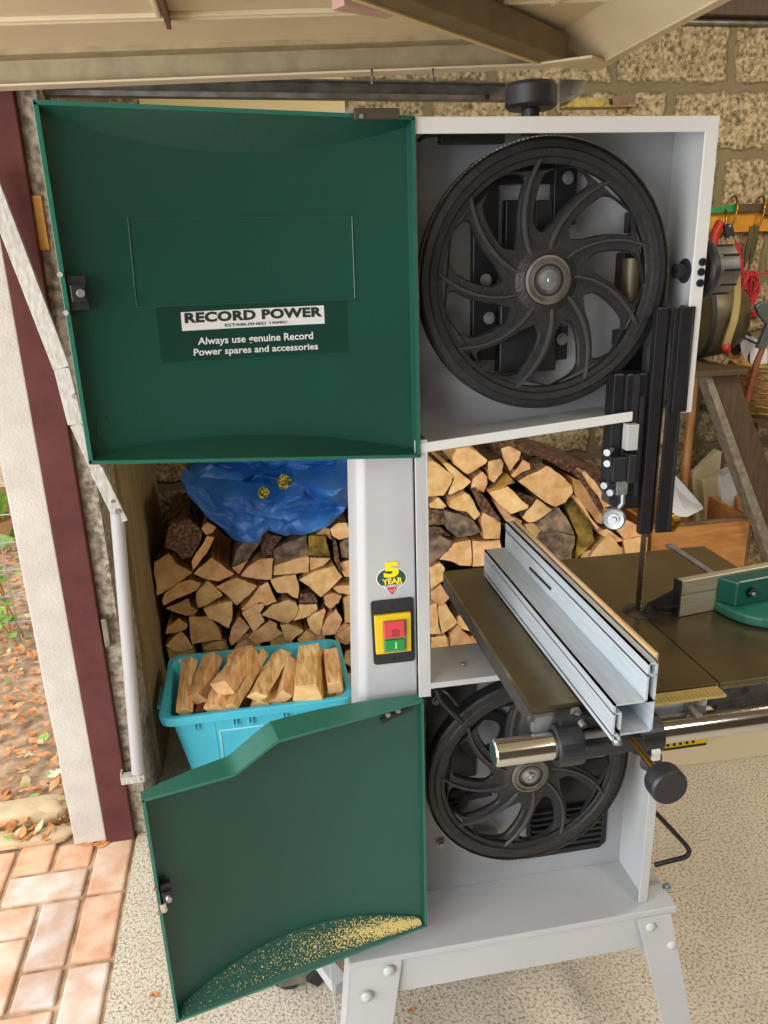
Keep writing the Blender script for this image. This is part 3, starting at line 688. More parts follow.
bm = B(); text_mesh(bm, 'RECORD POWER', qmap(UD, [(184, 312.8), (321.5, 306.6), (322, 316.6), (184.6, 323.4)], .0014), bold=.05, spacing=1.06)
text_mesh(bm, 'ESTABLISHED 1909\u00ae', qmap(UD, [(224.5, 323.6), (287, 320.4), (287.2, 323.4), (224.7, 326.8)], .0014), bold=.02)
obj('brand_lettering', bm, 'print', ud)
bm = B(); text_mesh(bm, 'Always use genuine Record', qmap(UD, [(197.6, 337.5), (312.5, 331.6), (313, 341.4), (197.8, 347)], .0012), bold=.018)
text_mesh(bm, 'Power spares and accessories', qmap(UD, [(193.4, 348.8), (317.5, 342.8), (318, 351.3), (193.7, 358)], .0012), bold=.018)
obj('notice_lettering', bm, 'white', ud)
# latches at the free edges
def latch(D, par, u, v, w, h):
    d, z = D.loc(u, v); X, Z = D.d, V((0, 0, 1))
    bm = B(); c = D.rim(D.W-.006-w/2, z, -.010)
    bar(bm, c-Z*h/2, c+Z*h/2, w, .010, up=D.n); bar(bm, c-Z*h*.25+D.n*.007, c+Z*h*.25+D.n*.007, w*.8, .006, up=D.n)
    lt = obj('latch', bm, 'plastic', par, bevel=.001)
    bm = B(); cyl(bm, c+D.n*.004-X*.002, c+D.n*.016-X*.002, .0055, .004, n=16); obj('latch_stud', bm, 'steel', lt)
    for s in (-1, 1): bm = B(); q = D.rim(D.W-.001, z+s*h*.55, -.002); cyl(bm, q, q+D.n*.003+X*.001, .003, n=12); obj('rivet', bm, 'steel_dull', lt)
latch(UD, ud, 72, 293, .020, .036)
latch(LD, ld, 160, 892, .016, .040)
bm = B(); cyl(bm, LD.on(161, 896, .012), LD.on(163, 903, .014), .006, n=14); obj('latch_pin', bm, 'chrome', ld, smooth=.5)
# hinges
bm = B(); p, q = at(352, 113, 'Y', -.012), at(397, 119, 'Y', -.012); box(bm, p.x, q.x, -.03, -.022, q.z-.003, q.z+.009); obj('hinge_leaf', bm, mat('worn_hinge', '#4d473c', .5, .4), ud, bevel=.001)
for u, v in ((347, 113), (360, 118)):
    bm = B(); p = at(u, v, 'Y', -.02); cyl(bm, p, p+V((0, -.012, 0)), .0025, n=10); obj('hinge_rivet', bm, 'steel', ud)
for u, v in ((383, 708), (393, 704)):
    bm = B(); p = LD.on(u, v, .02); lathe(bm, [(.0045, 0), (.0035, .0025), (0, .003)], p, LD.n, 12); obj('hinge_rivet', bm, 'steel', ld, smooth=.6)
bm = B(); a, b = LD.on(380, 720, .004), LD.on(411, 706, .004); bar(bm, a, b, .003, .008); obj('seal_strip', bm, 'rubber', ld)

# --- power switch and warranty sticker on the column
S = lambda u, v, k=0: at(u, v, 'Y', YC-k)
def rquad(bm, cs, y0, y1, r=.005, mi=0, n=5):
    y0 += YC; y1 += YC; P = [at(u, v, 'Y', y1) for u, v in cs]; out = []
    for i in range(4):
        a, b, c = P[i-1], P[i], P[(i+1) % 4]; d0, d1 = (a-b).normalized(), (c-b).normalized()
        for k in range(n+1):
            t = k/n; out.append(b + d0*r*(1-t)**2 + d1*r*t**2)
    prism(bm, [V((p.x, y0, p.z)) for p in out], (0, y1-y0, 0), mi)
sw = obj('power_switch', (lambda b: (rquad(b, [(370.5, 602), (413.5, 597.5), (415, 661), (374, 665.5)], 0, -.004, .006), b)[-1])(B()), 'plastic', saw, bevel=.001)
bm = B(); rquad(bm, [(374.3, 616.5), (411, 612.5), (411.5, 651), (376.5, 655)], -.004, -.010, .002); obj('switch_housing', bm, 'yellow_pl', sw, bevel=.001)
bm = B(); rquad(bm, [(382.5, 621.5), (406.3, 619), (406.8, 651), (384, 653)], -.010, -.0115, .003); obj('button_frame', bm, mat('translucent_grey', '#8d8a6a', .4), sw)
bm = B(); rquad(bm, [(383.8, 623.5), (404.5, 621), (405, 637), (384.8, 639)], -.0115, -.018, .002); obj('stop_button', bm, 'red_pl', sw, bevel=.0015)
bm = B(); rquad(bm, [(385, 641), (404.7, 639), (405, 650), (385.5, 652)], -.0115, -.016, .002); obj('start_button', bm, 'green_pl', sw, bevel=.001)
bm = B()
y = -.0183
for (u0, v0, u1, v1) in ((392.5, 630, 399, 630.6), (392.5, 635.4, 399, 636), (392.5, 630, 393.2, 636), (398.4, 630, 399.1, 636)): rquad(bm, [(u0, v0), (u1, v0), (u1, v1), (u0, v1)], y, y-.0003, .0001)
lathe(bm, [(.0022, 0), (.0015, 0), (.0015, .0004), (.0022, .0004)], at(395.8, 633, 'Y', YC+y), (0, -1, 0), 16, closed=True)
obj('stop_symbol', bm, mat('dark_red_print', '#8a2a30', .5), sw)
bm = B(); rquad(bm, [(395.4, 642.3), (396.9, 642.2), (397, 648.6), (395.5, 648.7)], -.016, -.0164, .0001); obj('start_symbol', bm, mat('pale_green_print', '#a9dcb4', .5), sw)
for u, v in ((391.7, 606), (394, 658)):
    bm = B(); p = at(u, v, 'Y', YC-.0041); cyl(bm, p, p+V((0, -.0006, 0)), .0028, n=14); obj('switch_screw', bm, 'rubber', sw)
bm = B()
def ell(bm, u, v, ru, rv, k, tilt=-.08, mi=0, n=40):
    P = []
    for i in range(n):
        a = 2*math.pi*i/n; x, y = ru*math.cos(a), rv*math.sin(a); P.append(at(u+x*math.cos(tilt)-y*math.sin(tilt), v+x*math.sin(tilt)+y*math.cos(tilt), 'Y', YC-k))
    face(bm, P, mi)
def apoly(bm, pts, k, mi=0): face(bm, [at(u, v, 'Y', YC-k) for u, v in pts], mi)
def amap(q, k):
    def f(x, y):
        y = 1-y; u = q[0][0]*(1-x)*(1-y)+q[1][0]*x*(1-y)+q[2][0]*x*y+q[3][0]*(1-x)*y; v = q[0][1]*(1-x)*(1-y)+q[1][1]*x*(1-y)+q[2][1]*x*y+q[3][1]*(1-x)*y
        return at(u, v, 'Y', YC-k)
    return f
ell(bm, 391.5, 578.2, 15.4, 10.9, .0004, mi=0); ell(bm, 391.5, 578.2, 14.4, 9.9, .0006, mi=1)
apoly(bm, [(386.5, 588), (397.5, 586), (393, 594.5), (392, 594.8)], .0008, 2)
st = obj('warranty_sticker', bm, ['white', mat('sticker_green', '#2c4c49', .45), 'red_pl'], saw)
bm = B(); text_mesh(bm, '5', amap([(383.5, 562.8), (399, 561.3), (399, 577), (383.8, 578.2)], .0010), bold=.05)
text_mesh(bm, 'YEAR', amap([(381.8, 579.5), (402.5, 576.8), (402.8, 583), (382.5, 585)], .0010), bold=.04)
obj('sticker_number', bm, 'yellow', st)
bm = B(); text_mesh(bm, 'GUARANTEE', amap([(382.5, 585.5), (402.3, 583.3), (401.6, 586.2), (383, 588)], .0010), bold=.03); tube(bm, [at(390, 589.5, 'Y', YC-.001), at(392, 591.5, 'Y', YC-.001), at(395, 588.5, 'Y', YC-.001)], .0004, 5)
obj('sticker_lettering', bm, 'white', st)

# --- table
TZ = .982; TX0, TX1, TY0, TY1 = -.089, .437, -.19, .274
bm = B()
def slab(x0, x1, y0, y1, z0, z1):
    box(bm, x0, x1, y0, y1, z0, z1)
slab(TX0, .1765, TY0, TY1, TZ-.010, TZ); slab(.1782, .369, TY0, .02, TZ-.010, TZ); slab(.1765, .369, .02, TY1, TZ-.010, TZ); slab(.386, TX1, TY0, TY1, TZ-.010, TZ)
tb = obj('table', bm, 'table', saw, bevel=.0006)
bm = B(); box(bm, TX0, TX1, TY0, TY1, TZ-.034, TZ-.0101); box(bm, .178, TX1, TY0, TY0+.02, TZ-.046, TZ-.034); box(bm, -.02, .30, -.10, .20, TZ-.06, TZ-.034); obj('table_rib', bm, 'table_edge', tb, bevel=.001)
bm = B(); p = at(647, 607, 'Z', TZ); lathe(bm, [(0, .0003), (.030, .0003), (.0305, .0006), (0, .0006)], (.182, .035, TZ), (0, 0, 1), 40); obj('table_insert', bm, 'table_edge', tb)
bm = B(); box(bm, .179, .1815, .0, .050, TZ+.0002, TZ+.0012); obj('blade_slot', bm, 'rubber', tb)
bm = B(); box(bm, .3695, .3855, TY0, TY1, TZ-.0095, TZ-.006); obj('mitre_slot', bm, 'chrome', tb)
bm = B(); p = at(745, 690, 'Y', TY0); cyl(bm, p+V((0, -.0006, 0)), p, .006, n=20); obj('table_hole', bm, 'rubber', tb)
bm = B()
p, q = at(583, 715, 'Y', TY0-.006), at(527, 724, 'Y', TY0-.006)
box(bm, TX0-.001, .155, TY0-.010, TY0-.001, .949, .972); obj('rail_bracket', bm, 'steel', tb, bevel=.001)
bm = B(); box(bm, .030, .172, TY0-.024, TY0-.002, .976, .980); obj('scale_strip', bm, mat('scale_yellow', '#b9a766', .4, .3), tb)
bm = B()
for k in range(24): x = .034+k*.0058; box(bm, x, x+.0007, TY0-.024, TY0-.014 if k % 5 else TY0-.008, .980, .9802)
obj('scale_mark', bm, mat('scale_print', '#6a5c30', .6), tb)
for u, v in ((531, 718), (553, 719), (703, 697)): bm = B(); p = at(u, v, 'Y', TY0-.0125); hexnut(bm, p, (0, -1, 0), .005, .003); obj('bracket_bolt', bm, 'steel_dull', tb, smooth=.5)
for u, v in ((575, 712), (690, 704)): bm = B(); p = at(u, v, 'Y', TY0-.012); cyl(bm, p, p+V((.004, -.020, -.010)), .0055, n=14); hexnut(bm, p, (0, -1, 0), .008, .006); obj('rail_bolt', bm, 'steel_dull', tb, smooth=.5)
RY, RZ, RR = -.217, .940, .0175
bm = B(); lathe(bm, [(0, 0), (RR-.002, 0), (RR, .002), (RR, .62), (0, .62)], (-.148, RY, RZ), (1, 0, 0), 40); obj('fence_rail', bm, 'chrome', saw, smooth=.5)
# trunnion between cabinet and table
bm = B(); box(bm, .02, .20, .0, .10, ZC, TZ-.06); box(bm, .06, .19, -.02, .12, TZ-.075, TZ-.055); obj('trunnion', bm, 'table_edge', saw, bevel=.003)

# --- inside the lower cabinet
bm = B(); p = at(455, 803, 'Y', .082); lathe(bm, [(.0, .02), (.020, .02), (.024, .014), (.024, 0), (.014, -.004), (.012, -.008), (0, -.008)], p, (0, 1, 0), 32); obj('belt_tensioner', bm, 'black', saw, smooth=.6)
bm = B(); hexnut(bm, p+V((0, -.008, 0)), (0, -1, 0), .0055, .004); bar(bm, p+V((.02, .01, .002)), p+V((.07, .01, .006)), .008, .014); obj('tensioner_arm', bm, 'iron', saw)
bm = B(); p = at(478, 835, 'Y', .09); lathe(bm, [(.0, .012), (.032, .012), (.036, .008), (.030, .002), (.036, -.006), (.030, -.010), (0, -.010)], p, (0, 1, 0), 40); obj('drive_pulley', bm, 'steel', saw, smooth=.6)
bm = B(); p = at(485, 735, 'Y', .088); lathe(bm, [(.030, 0), (.046, 0), (.050, .006), (.046, .012), (.030, .012)], p, (0, 1, 0), 40, closed=True); obj('belt_pulley', bm, 'iron', saw, smooth=.6)
bm = B(); g0, g1 = at(530, 770, 'Y', .096), at(606, 848, 'Y', .096)
prism(bm, [V((g0.x, .100, g1.z)), V((g1.x-.012, .100, g1.z)), V((g1.x, .100, g1.z+.012)), V((g1.x, .100, g0.z)), V((g0.x, .100, g0.z))], (0, .0035, 0)); vg = obj('vent_plate', bm, 'black', saw)
bm = B()
for k in range(8): z = g1.z+.012+k*.013; box(bm, g0.x+.008, g1.x-.012, .092, .100, z, z+.006)
obj('vent_slat', bm, 'iron', vg, bevel=.001)
for u, v in ((441, 843), (629, 738), (436, 700)):
    bm = B(); p = at(u, v, 'Y', .1); cyl(bm, p, p+V((0, -.003, 0)), .008, n=16); hexnut(bm, p+V((0, -.003, 0)), (0, -1, 0), .0055, .005); obj('cabinet_bolt', bm, 'steel', saw)
bm = B(); tube(bm, spline([at(436, 688, 'Y', .02), at(441, 700, 'Y', .015), at(452, 712, 'Y', .012), at(462, 722, 'Y', .02)], 6), .005, 10); tube(bm, spline([at(434, 686, 'Y', .03), at(447, 693, 'Y', .005), at(458, 706, 'Y', .004)], 5), .0025, 8); obj('wheel_brush', bm, 'black', saw)
bm = B(); p0 = V((XR2, .06, .548)); tube(bm, spline([at(655, 812, 'Y', .07), at(672, 830, 'Y', .06), at(686.5, 846, 'Y', .05), at(689, 852, 'Y', .048), at(685, 857, 'Y', .047), at(672, 860.5, 'Y', .046), at(655, 865, 'Y', .045)], 5), .0045, 10); obj('tension_lever', bm, 'black', saw, smooth=.8)
mat_rivet = mat('painted_rivet', '#b9bbba', .4)
# --- stand: lipped top, apron, splayed angle legs
SX0, SX1, SY0, SY1 = -.330, .269, -.02, .40
bm = B(); box(bm, SX0, SX1, SY0, SY1, .398, .411); obj('stand_top', bm, 'grey', saw, bevel=.002)
bm = B(); p = at(667, 887, 'Z', .412); cyl(bm, p+V((0, 0, -.001)), p+V((0, 0, .002)), .008, n=20); hexnut(bm, p+V((0, 0, .002)), (0, 0, 1), .0062, .004); obj('stand_bolt', bm, 'steel', saw)
bm = B(); box(bm, SX0+.03, SX1-.02, SY0+.008, SY0+.011, .320, .396); box(bm, SX0+.03, SX1-.02, SY1-.011, SY1-.008, .325, .396); box(bm, SX0+.008, SX0+.011, SY0+.03, SY1-.03, .325, .396); box(bm, SX1-.011, SX1-.008, SY0+.03, SY1-.03, .325, .396)
obj('apron', bm, 'grey', saw)
def leg(sx, sy):
    bm = B(); x = SX1-.010 if sx > 0 else SX0+.003; y = SY0+.004 if sy < 0 else SY1-.004; wx, wy = (.066 if sx > 0 else .090), .045
    T = V((x, y, .396)); Bt = V((x+sx*(.085 if sx > 0 else .045), y+sy*.03, 0))
    def sheet(a0, a1, b0, b1):
        m = [T+a0, T+a1, Bt+b1, Bt+b0]; nrm = (m[1]-m[0]).cross(m[3]-m[0]).normalized()*.003; prism(bm, m, nrm)
    sheet(V((0, 0, 0)), V((-sx*wx, 0, 0)), V((0, 0, 0)), V((-sx*wx*.78, 0, 0))); sheet(V((0, 0, 0)), V((0, -sy*wy, 0)), V((0, 0, 0)), V((0, -sy*wy, 0)))
    return obj('leg', bm, 'grey', saw, bevel=.001)
for sx in (-1, 1):
    for sy in (-1, 1): leg(sx, sy)
for u, v, yy in ((367, 997, -.026), (389, 971, -.021), (651, 927, -.020), (672.5, 945, -.024)):
    bm = B(); p = at(u, v, 'Y', yy); lathe(bm, [(.0105, -.001), (.0105, .0012), (.0075, .0042), (0, .0055)], p, (0, -1, 0), 20); obj('leg_rivet', bm, mat_rivet, saw, smooth=.8)
bm = B(); bar(bm, V((SX0-.02, SY1+.02, .17)), V((SX1+.02, SY1+.02, .17)), .003, .03); bar(bm, V((SX1+.02, SY0, .17)), V((SX1+.02, SY1, .17)), .003, .03); bar(bm, V((SX0-.02, SY0, .17)), V((SX0-.02, SY1, .17)), .003, .03); obj('stretcher', bm, 'grey', saw)
# castor of the mobile base
cp = at(283, 1000, 'Z', .02)
bm = B(); c = V((cp.x+.01, cp.y+.05, .036)); lathe(bm, [(.012, -.014), (.030, -.014), (.036, -.009), (.036, .009), (.030, .014), (.012, .014)], c, (.35, 1, 0), 40, closed=True); cs_ = obj('castor', bm, 'rubber', saw, smooth=.6)
bm = B(); p = c+V((0, -.02, 0)); bar(bm, c+V((-.02, -.022, .012)), c+V((.07, -.03, .024)), .004, .045); bar(bm, c+V((-.03, 0, .055)), c+V((.10, 0, .055)), .06, .004); cyl(bm, c+V((0, -.026, .004)), c+V((0, .02, .004)), .007, n=14); obj('castor_fork', bm, 'zinc', cs_)
bm = B(); bar(bm, c+V((.055, -.03, .0)), c+V((.10, -.03, .05)), .02, .035, up=(-.6, 0, .8)); obj('castor_brake', bm, 'black', cs_, bevel=.003)
bm = B(); bar(bm, c+V((.06, .0, .065)), V((SX0, .20, .1)), .03, .03); obj('castor_outrigger', bm, 'grey', saw)

# --- rip fence
fx0, fx1 = -.013, .031; FY0, FY1 = -.283, .232
rf = thing('rip_fence', 'silver aluminium rip fence clamped to the chrome rail across the table', 'fence', (.01, -.02, TZ))
bm = B()
z0 = TZ+.003; zs_, zt_ = z0+.050, 1.085; t = .0025
def fbar(x0, x1, za, zb_, mi=0): box(bm, x0, x1, FY0, FY1, za, zb_, mi)
xs_ = .016                                        # left face of the tall wall
fbar(fx0-.010, fx0-.010+t, z0, zs_); fbar(fx0-.010, xs_+.012, zs_-t, zs_); fbar(fx0-.010, xs_+.012, z0+.006, z0+.006+t); fbar(fx0-.002, fx0-.002+t, z0, zs_-.012); fbar(fx0-.010, fx0-.002, zs_-.014, zs_-.012)
fbar(xs_, xs_+t, zs_-.001, zt_); fbar(xs_+.010, xs_+.010+t, z0+.006, zt_); fbar(xs_, xs_+.012, zt_-t, zt_); fbar(xs_, xs_+.012, zs_+.032, zs_+.032+t); fbar(xs_+.0, xs_+.012, zs_-t, zs_)
fbar(fx0-.002, fx0, z0+.006, z0+.014)
obj('fence_profile', bm, 'alu', rf)
bm = B(); box(bm, xs_+.0135, xs_+.0195, FY0+.012, FY1, z0+.012, zt_+.004); obj('fence_facing', bm, 'facing', rf, bevel=.002)
bm = B(); a, b = at(530, 568, 'X', xs_-.0005), at(551, 589, 'X', xs_-.0005); bar(bm, a, b, .003, .004, up=(0, 0, 1)); obj('fence_slot', bm, 'rubber', rf)
bm = B(); lathe(bm, [(RR+.001, 0), (RR+.010, 0), (RR+.010, .034), (RR+.001, .034)], (-.068, RY, RZ), (1, 0, 0), 32, closed=True); lathe(bm, [(RR+.001, 0), (RR+.009, 0), (RR+.009, .034), (RR+.001, .034)], (.040, RY, RZ), (1, 0, 0), 32, closed=True)
box(bm, -.036, .044, RY-.027, RY-.002, RZ-.006, RZ+.012); box(bm, -.06, .06, RY+.0, RY+.024, RZ+.018, RZ+.036)
obj('fence_clamp', bm, 'plastic', rf, bevel=.002)
bm = B(); p = at(617, 738, 'Y', -.27); hexnut(bm, p, (0, -.3, -1), .006, .008); obj('clamp_bolt', bm, 'steel', rf)
kp = at(665, 782, 'Y', -.325); k0 = at(636, 746, 'Y', -.255); kd = (kp-k0).normalized()
bm = B(); lathe(bm, [(0, 0), (.014, 0), (.021, .004), (.0225, .008), (.0225, .024), (.0205, .027), (0, .027)], kp-kd*.014, kd, 40); kn = obj('clamp_knob', bm, 'plastic', rf, smooth=.5)
bm = B(); cyl(bm, k0-kd*.012, kp-kd*.008, .0045, n=16); obj('knob_shaft', bm, 'brass', kn, smooth=.6)
bm = B(); lathe(bm, [(0, 0), (.013, 0), (.015, .002), (.015, .014), (0, .014)], (.056, RY-.012, RZ-.030), (.5, -1, 0), 28); obj('lock_knob', bm, 'plastic', rf, smooth=.5)
bm = B(); p = at(657, 756, 'Y', -.275); box(bm, p.x-.006, p.x+.004, -.276, -.272, p.z-.006, p.z+.008); obj('scale_window', bm, 'white', rf)

# --- mitre gauge
mg = thing('mitre_gauge', 'green mitre gauge with an aluminium fence bar on the right of the table', 'mitre gauge', (.40, .1, TZ))
A = at(679, 617, 'Z', TZ+.001); A2 = at(760, 601, 'Z', TZ+.001); dm = (A2-A); dm.z = 0; dm.normalize(); nm = V((-dm.y, dm.x, 0)); nm = nm if nm.y > 0 else -nm
bm = B(); H_ = .062
def mbar(a, b, n0, n1, za, zb_): 
    q = [A+dm*a+nm*n0, A+dm*b+nm*n0, A+dm*b+nm*n1, A+dm*a+nm*n1]; return prism(bm, [V((p.x, p.y, TZ+za)) for p in q], (0, 0, zb_-za))
mbar(0, .34, 0, .014, .001, .036); mbar(0, .34, 0, .014, .0385, H_); mbar(.001, .34, .004, .014, .035, .040); obj('fence_bar', bm, 'alu_bare', mg, bevel=.0008)
bm = B(); mbar(-.004, 0, -.001, .016, .001, H_+.001); p = A-dm*.002; obj('end_cap', bm, 'plastic', mg, bevel=.001)
bm = B(); prism(bm, [A-dm*.003+nm*.014+V((0, 0, .0)), A-dm*.003+nm*.014+V((0, 0, .040)), A-dm*.035+nm*.03+V((0, 0, .016)), A-dm*.045+nm*.03], nm*.004); prism(bm, [A-dm*.003+V((0, 0, .018)), A-dm*.030+nm*.014+V((0, 0, .012)), A-dm*.03+nm*.03+V((0, 0, .012)), A+nm*.03+V((0, 0, .018))], V((0, 0, .003))); obj('stop_wing', bm, 'plastic', mg)
hd0 = (at(713, 604, 'Z', TZ+.001)-A).dot(dm)
C0 = A+dm*(hd0+.096); C0.z = TZ
bm = B()
arc = [C0 + dm*(.112*math.cos(a)) - nm*(.016+.092*math.sin(a)**.8) for a in [math.pi*k/24 for k in range(25)]]
arc = [C0+dm*.112-nm*.001]+arc+[C0-dm*.112-nm*.001]
prism(bm, [V((p.x, p.y, TZ+.002)) for p in arc], (0, 0, .016))
mh = obj('gauge_head', bm, 'green_rim', mg, bevel=.003)
bm = B(); prism(bm, [C0+dm*s_-nm*n_+V((0, 0, .018)) for s_, n_ in ((-.111, .001), (-.098, .032), (.098, .032), (.111, .001))], (0, 0, .042)); obj('head_back', bm, mat('green_casting', '#145247', .35), mg, bevel=.003)
p = C0-dm*.074-nm*.033+V((0, 0, .040)); 
bm = B(); lathe(bm, [(.009, 0), (.009, .003), (0, .003)], p+nm*.004, -nm, 20); hexnut(bm, p, -nm, .006, .006); obj('head_bolt', bm, 'black', mg)
bm = B(); cyl(bm, p-nm*.004, p-nm*.009, .003, n=12); obj('bolt_tip', bm, 'steel', mg)
bm = B(); q = []
for k in range(13): a = math.pi*(.62-.34*k/12); q.append((C0+dm*(.085*math.cos(a))-nm*(.072*math.sin(a)), C0+dm*(.100*math.cos(a))-nm*(.088*math.sin(a))))
for k in range(12): face(bm, [V((w_.x, w_.y, TZ+.0186)) for w_ in (q[k][0], q[k+1][0], q[k+1][1], q[k][1])])
obj('angle_scale', bm, 'pale_board', mg)
bm = B(); box(bm, .371, .384, -.10, .30, TZ-.0055, TZ+.001); obj('slide_bar', bm, 'steel', mg)
# sawdust lying in the lower door's lip, thinning towards the free edge
bm = B(); lay = bm.loops.layers.color.new('tone'); prev = None; amt = {}
for k in range(61):
    d = .008+(.415-.008)*k/60
    z0 = LD.zb(d)+.0045; hb_ = LD.hb*LD.bump(d)+.004
    a = LD.rim(d, z0, -.0012); b = LD.pt(d, z0+hb_, .0022)
    cur = [bm.verts.new(a.lerp(b, j/4)+V((0, 0, .0006))) for j in range(5)]
    for j, v_ in enumerate(cur): amt[v_] = max(0, min(1, 1.15-d/.33))*(.25+.75*math.sin(math.pi*min(1, (j+.3)/4.3)))
    if prev:
        for j in range(4):
            f = face(bm, (prev[j], cur[j], cur[j+1], prev[j+1]))
            for l in f.loops: q_ = amt[l.vert]; l[lay] = (q_, q_, q_, 1)
    prev = cur
md = bpy.data.materials.new('sawdust_speckle'); md.use_nodes = True; nt = md.node_tree; N = nt.nodes.new; L = nt.links.new; pb = nt.nodes['Principled BSDF']; pb.inputs['Roughness'].default_value = .9
tc = N('ShaderNodeTexCoord'); n_ = N('ShaderNodeTexNoise'); n_.inputs['Scale'].default_value = 420; n_.inputs['Detail'].default_value = 3; L(tc.outputs['Object'], n_.inputs['Vector'])
at_ = N('ShaderNodeAttribute'); at_.attribute_name = 'tone'; ma = N('ShaderNodeMath'); ma.operation = 'MULTIPLY_ADD'; ma.inputs[1].default_value = .34; L(at_.outputs['Fac'], ma.inputs[0]); L(n_.outputs['Fac'], ma.inputs[2])
rp = N('ShaderNodeValToRGB'); rp.color_ramp.elements[0].position = .62; rp.color_ramp.elements[0].color = lin('#164a3e'); rp.color_ramp.elements[1].position = .70; rp.color_ramp.elements[1].color = lin('#d8c078')
L(ma.outputs[0], rp.inputs[0]); L(rp.outputs[0], pb.inputs['Base Color'])
o = obj('sawdust', bm, md); tag(o, 'yellow sawdust dusted along the bottom lip of the lower green door', 'sawdust', kind='stuff')
# ================================================================== firewood
def log(pts, label, kind='w', yf=1.45, L=.30, tilt=(0, 0), group=None, seed=0):
    """a split log: its end outline as seen, on the plane Y = yf, carried back by its length"""
    rnd = random.Random(zlib.crc32(label.encode()) % 9999 if seed == 0 else seed)
    P = [at(u, v, 'Y', yf) for u, v in pts]
    c = sum(P, V())/len(P)
    P = [c+(p-c)*.985 for p in P]
    Q = []
    for i, p in enumerate(P):
        q = P[(i+1) % len(P)]; e = q-p; nrm = V((-e.z, 0, e.x)); Q.append(p)
        if e.length > .022:
            for t in (.33, .67): Q.append(p+e*t+nrm*rnd.uniform(-.035, .035))
    n = len(Q); bm = B(); rings = []
    sh = V((rnd.uniform(-.02, .02)+tilt[0], 0, tilt[1]))
    steps = 5
    endj = [rnd.uniform(-.0012, .0012) for _ in Q]
    for s in range(steps+1):
        t = s/steps; k = 1+(rnd.uniform(-.03, .01) if 0 < s else 0)
        rings.append([bm.verts.new(c+(q-c)*k*(1-.05*t)+sh*t+V((rnd.uniform(-.001, .001)*(s > 0), L*t+(endj[i] if s == 0 else 0), rnd.uniform(-.001, .001)*(s > 0)))) for i, q in enumerate(Q)])
    # end face fans from its middle so that it can be a little uneven
    m = bm.verts.new(c+V((0, rnd.uniform(-.001, .0005), 0)))
    for i in range(n): face(bm, (m, rings[0][i], rings[0][(i+1) % n]), 0)
    face(bm, rings[-1][::-1], 0)
    bark0 = rnd.randrange(n) if kind == 'w' else 0
    for s in range(steps):
        for i in range(n):
            isb = kind != 'w' or ((i-bark0) % n) < n*.3
            face(bm, (rings[s][i], rings[s][(i+1) % n], rings[s+1][(i+1) % n], rings[s+1][i]), 2 if isb else 1)
    ends = {'w': 'wood_end', 'b': 'bark', 'g': 'bark_grey', 'm': 'moss', 'e': 'wood_end'}
    o = obj('firewood_log', bm, [ends[kind], 'wood_side', {'g': 'bark_grey', 'm': 'moss'}.get(kind, 'bark')], bevel=.0015, seg=1)
    return tag(o, label, 'firewood', group or 'split logs in the firewood stack')
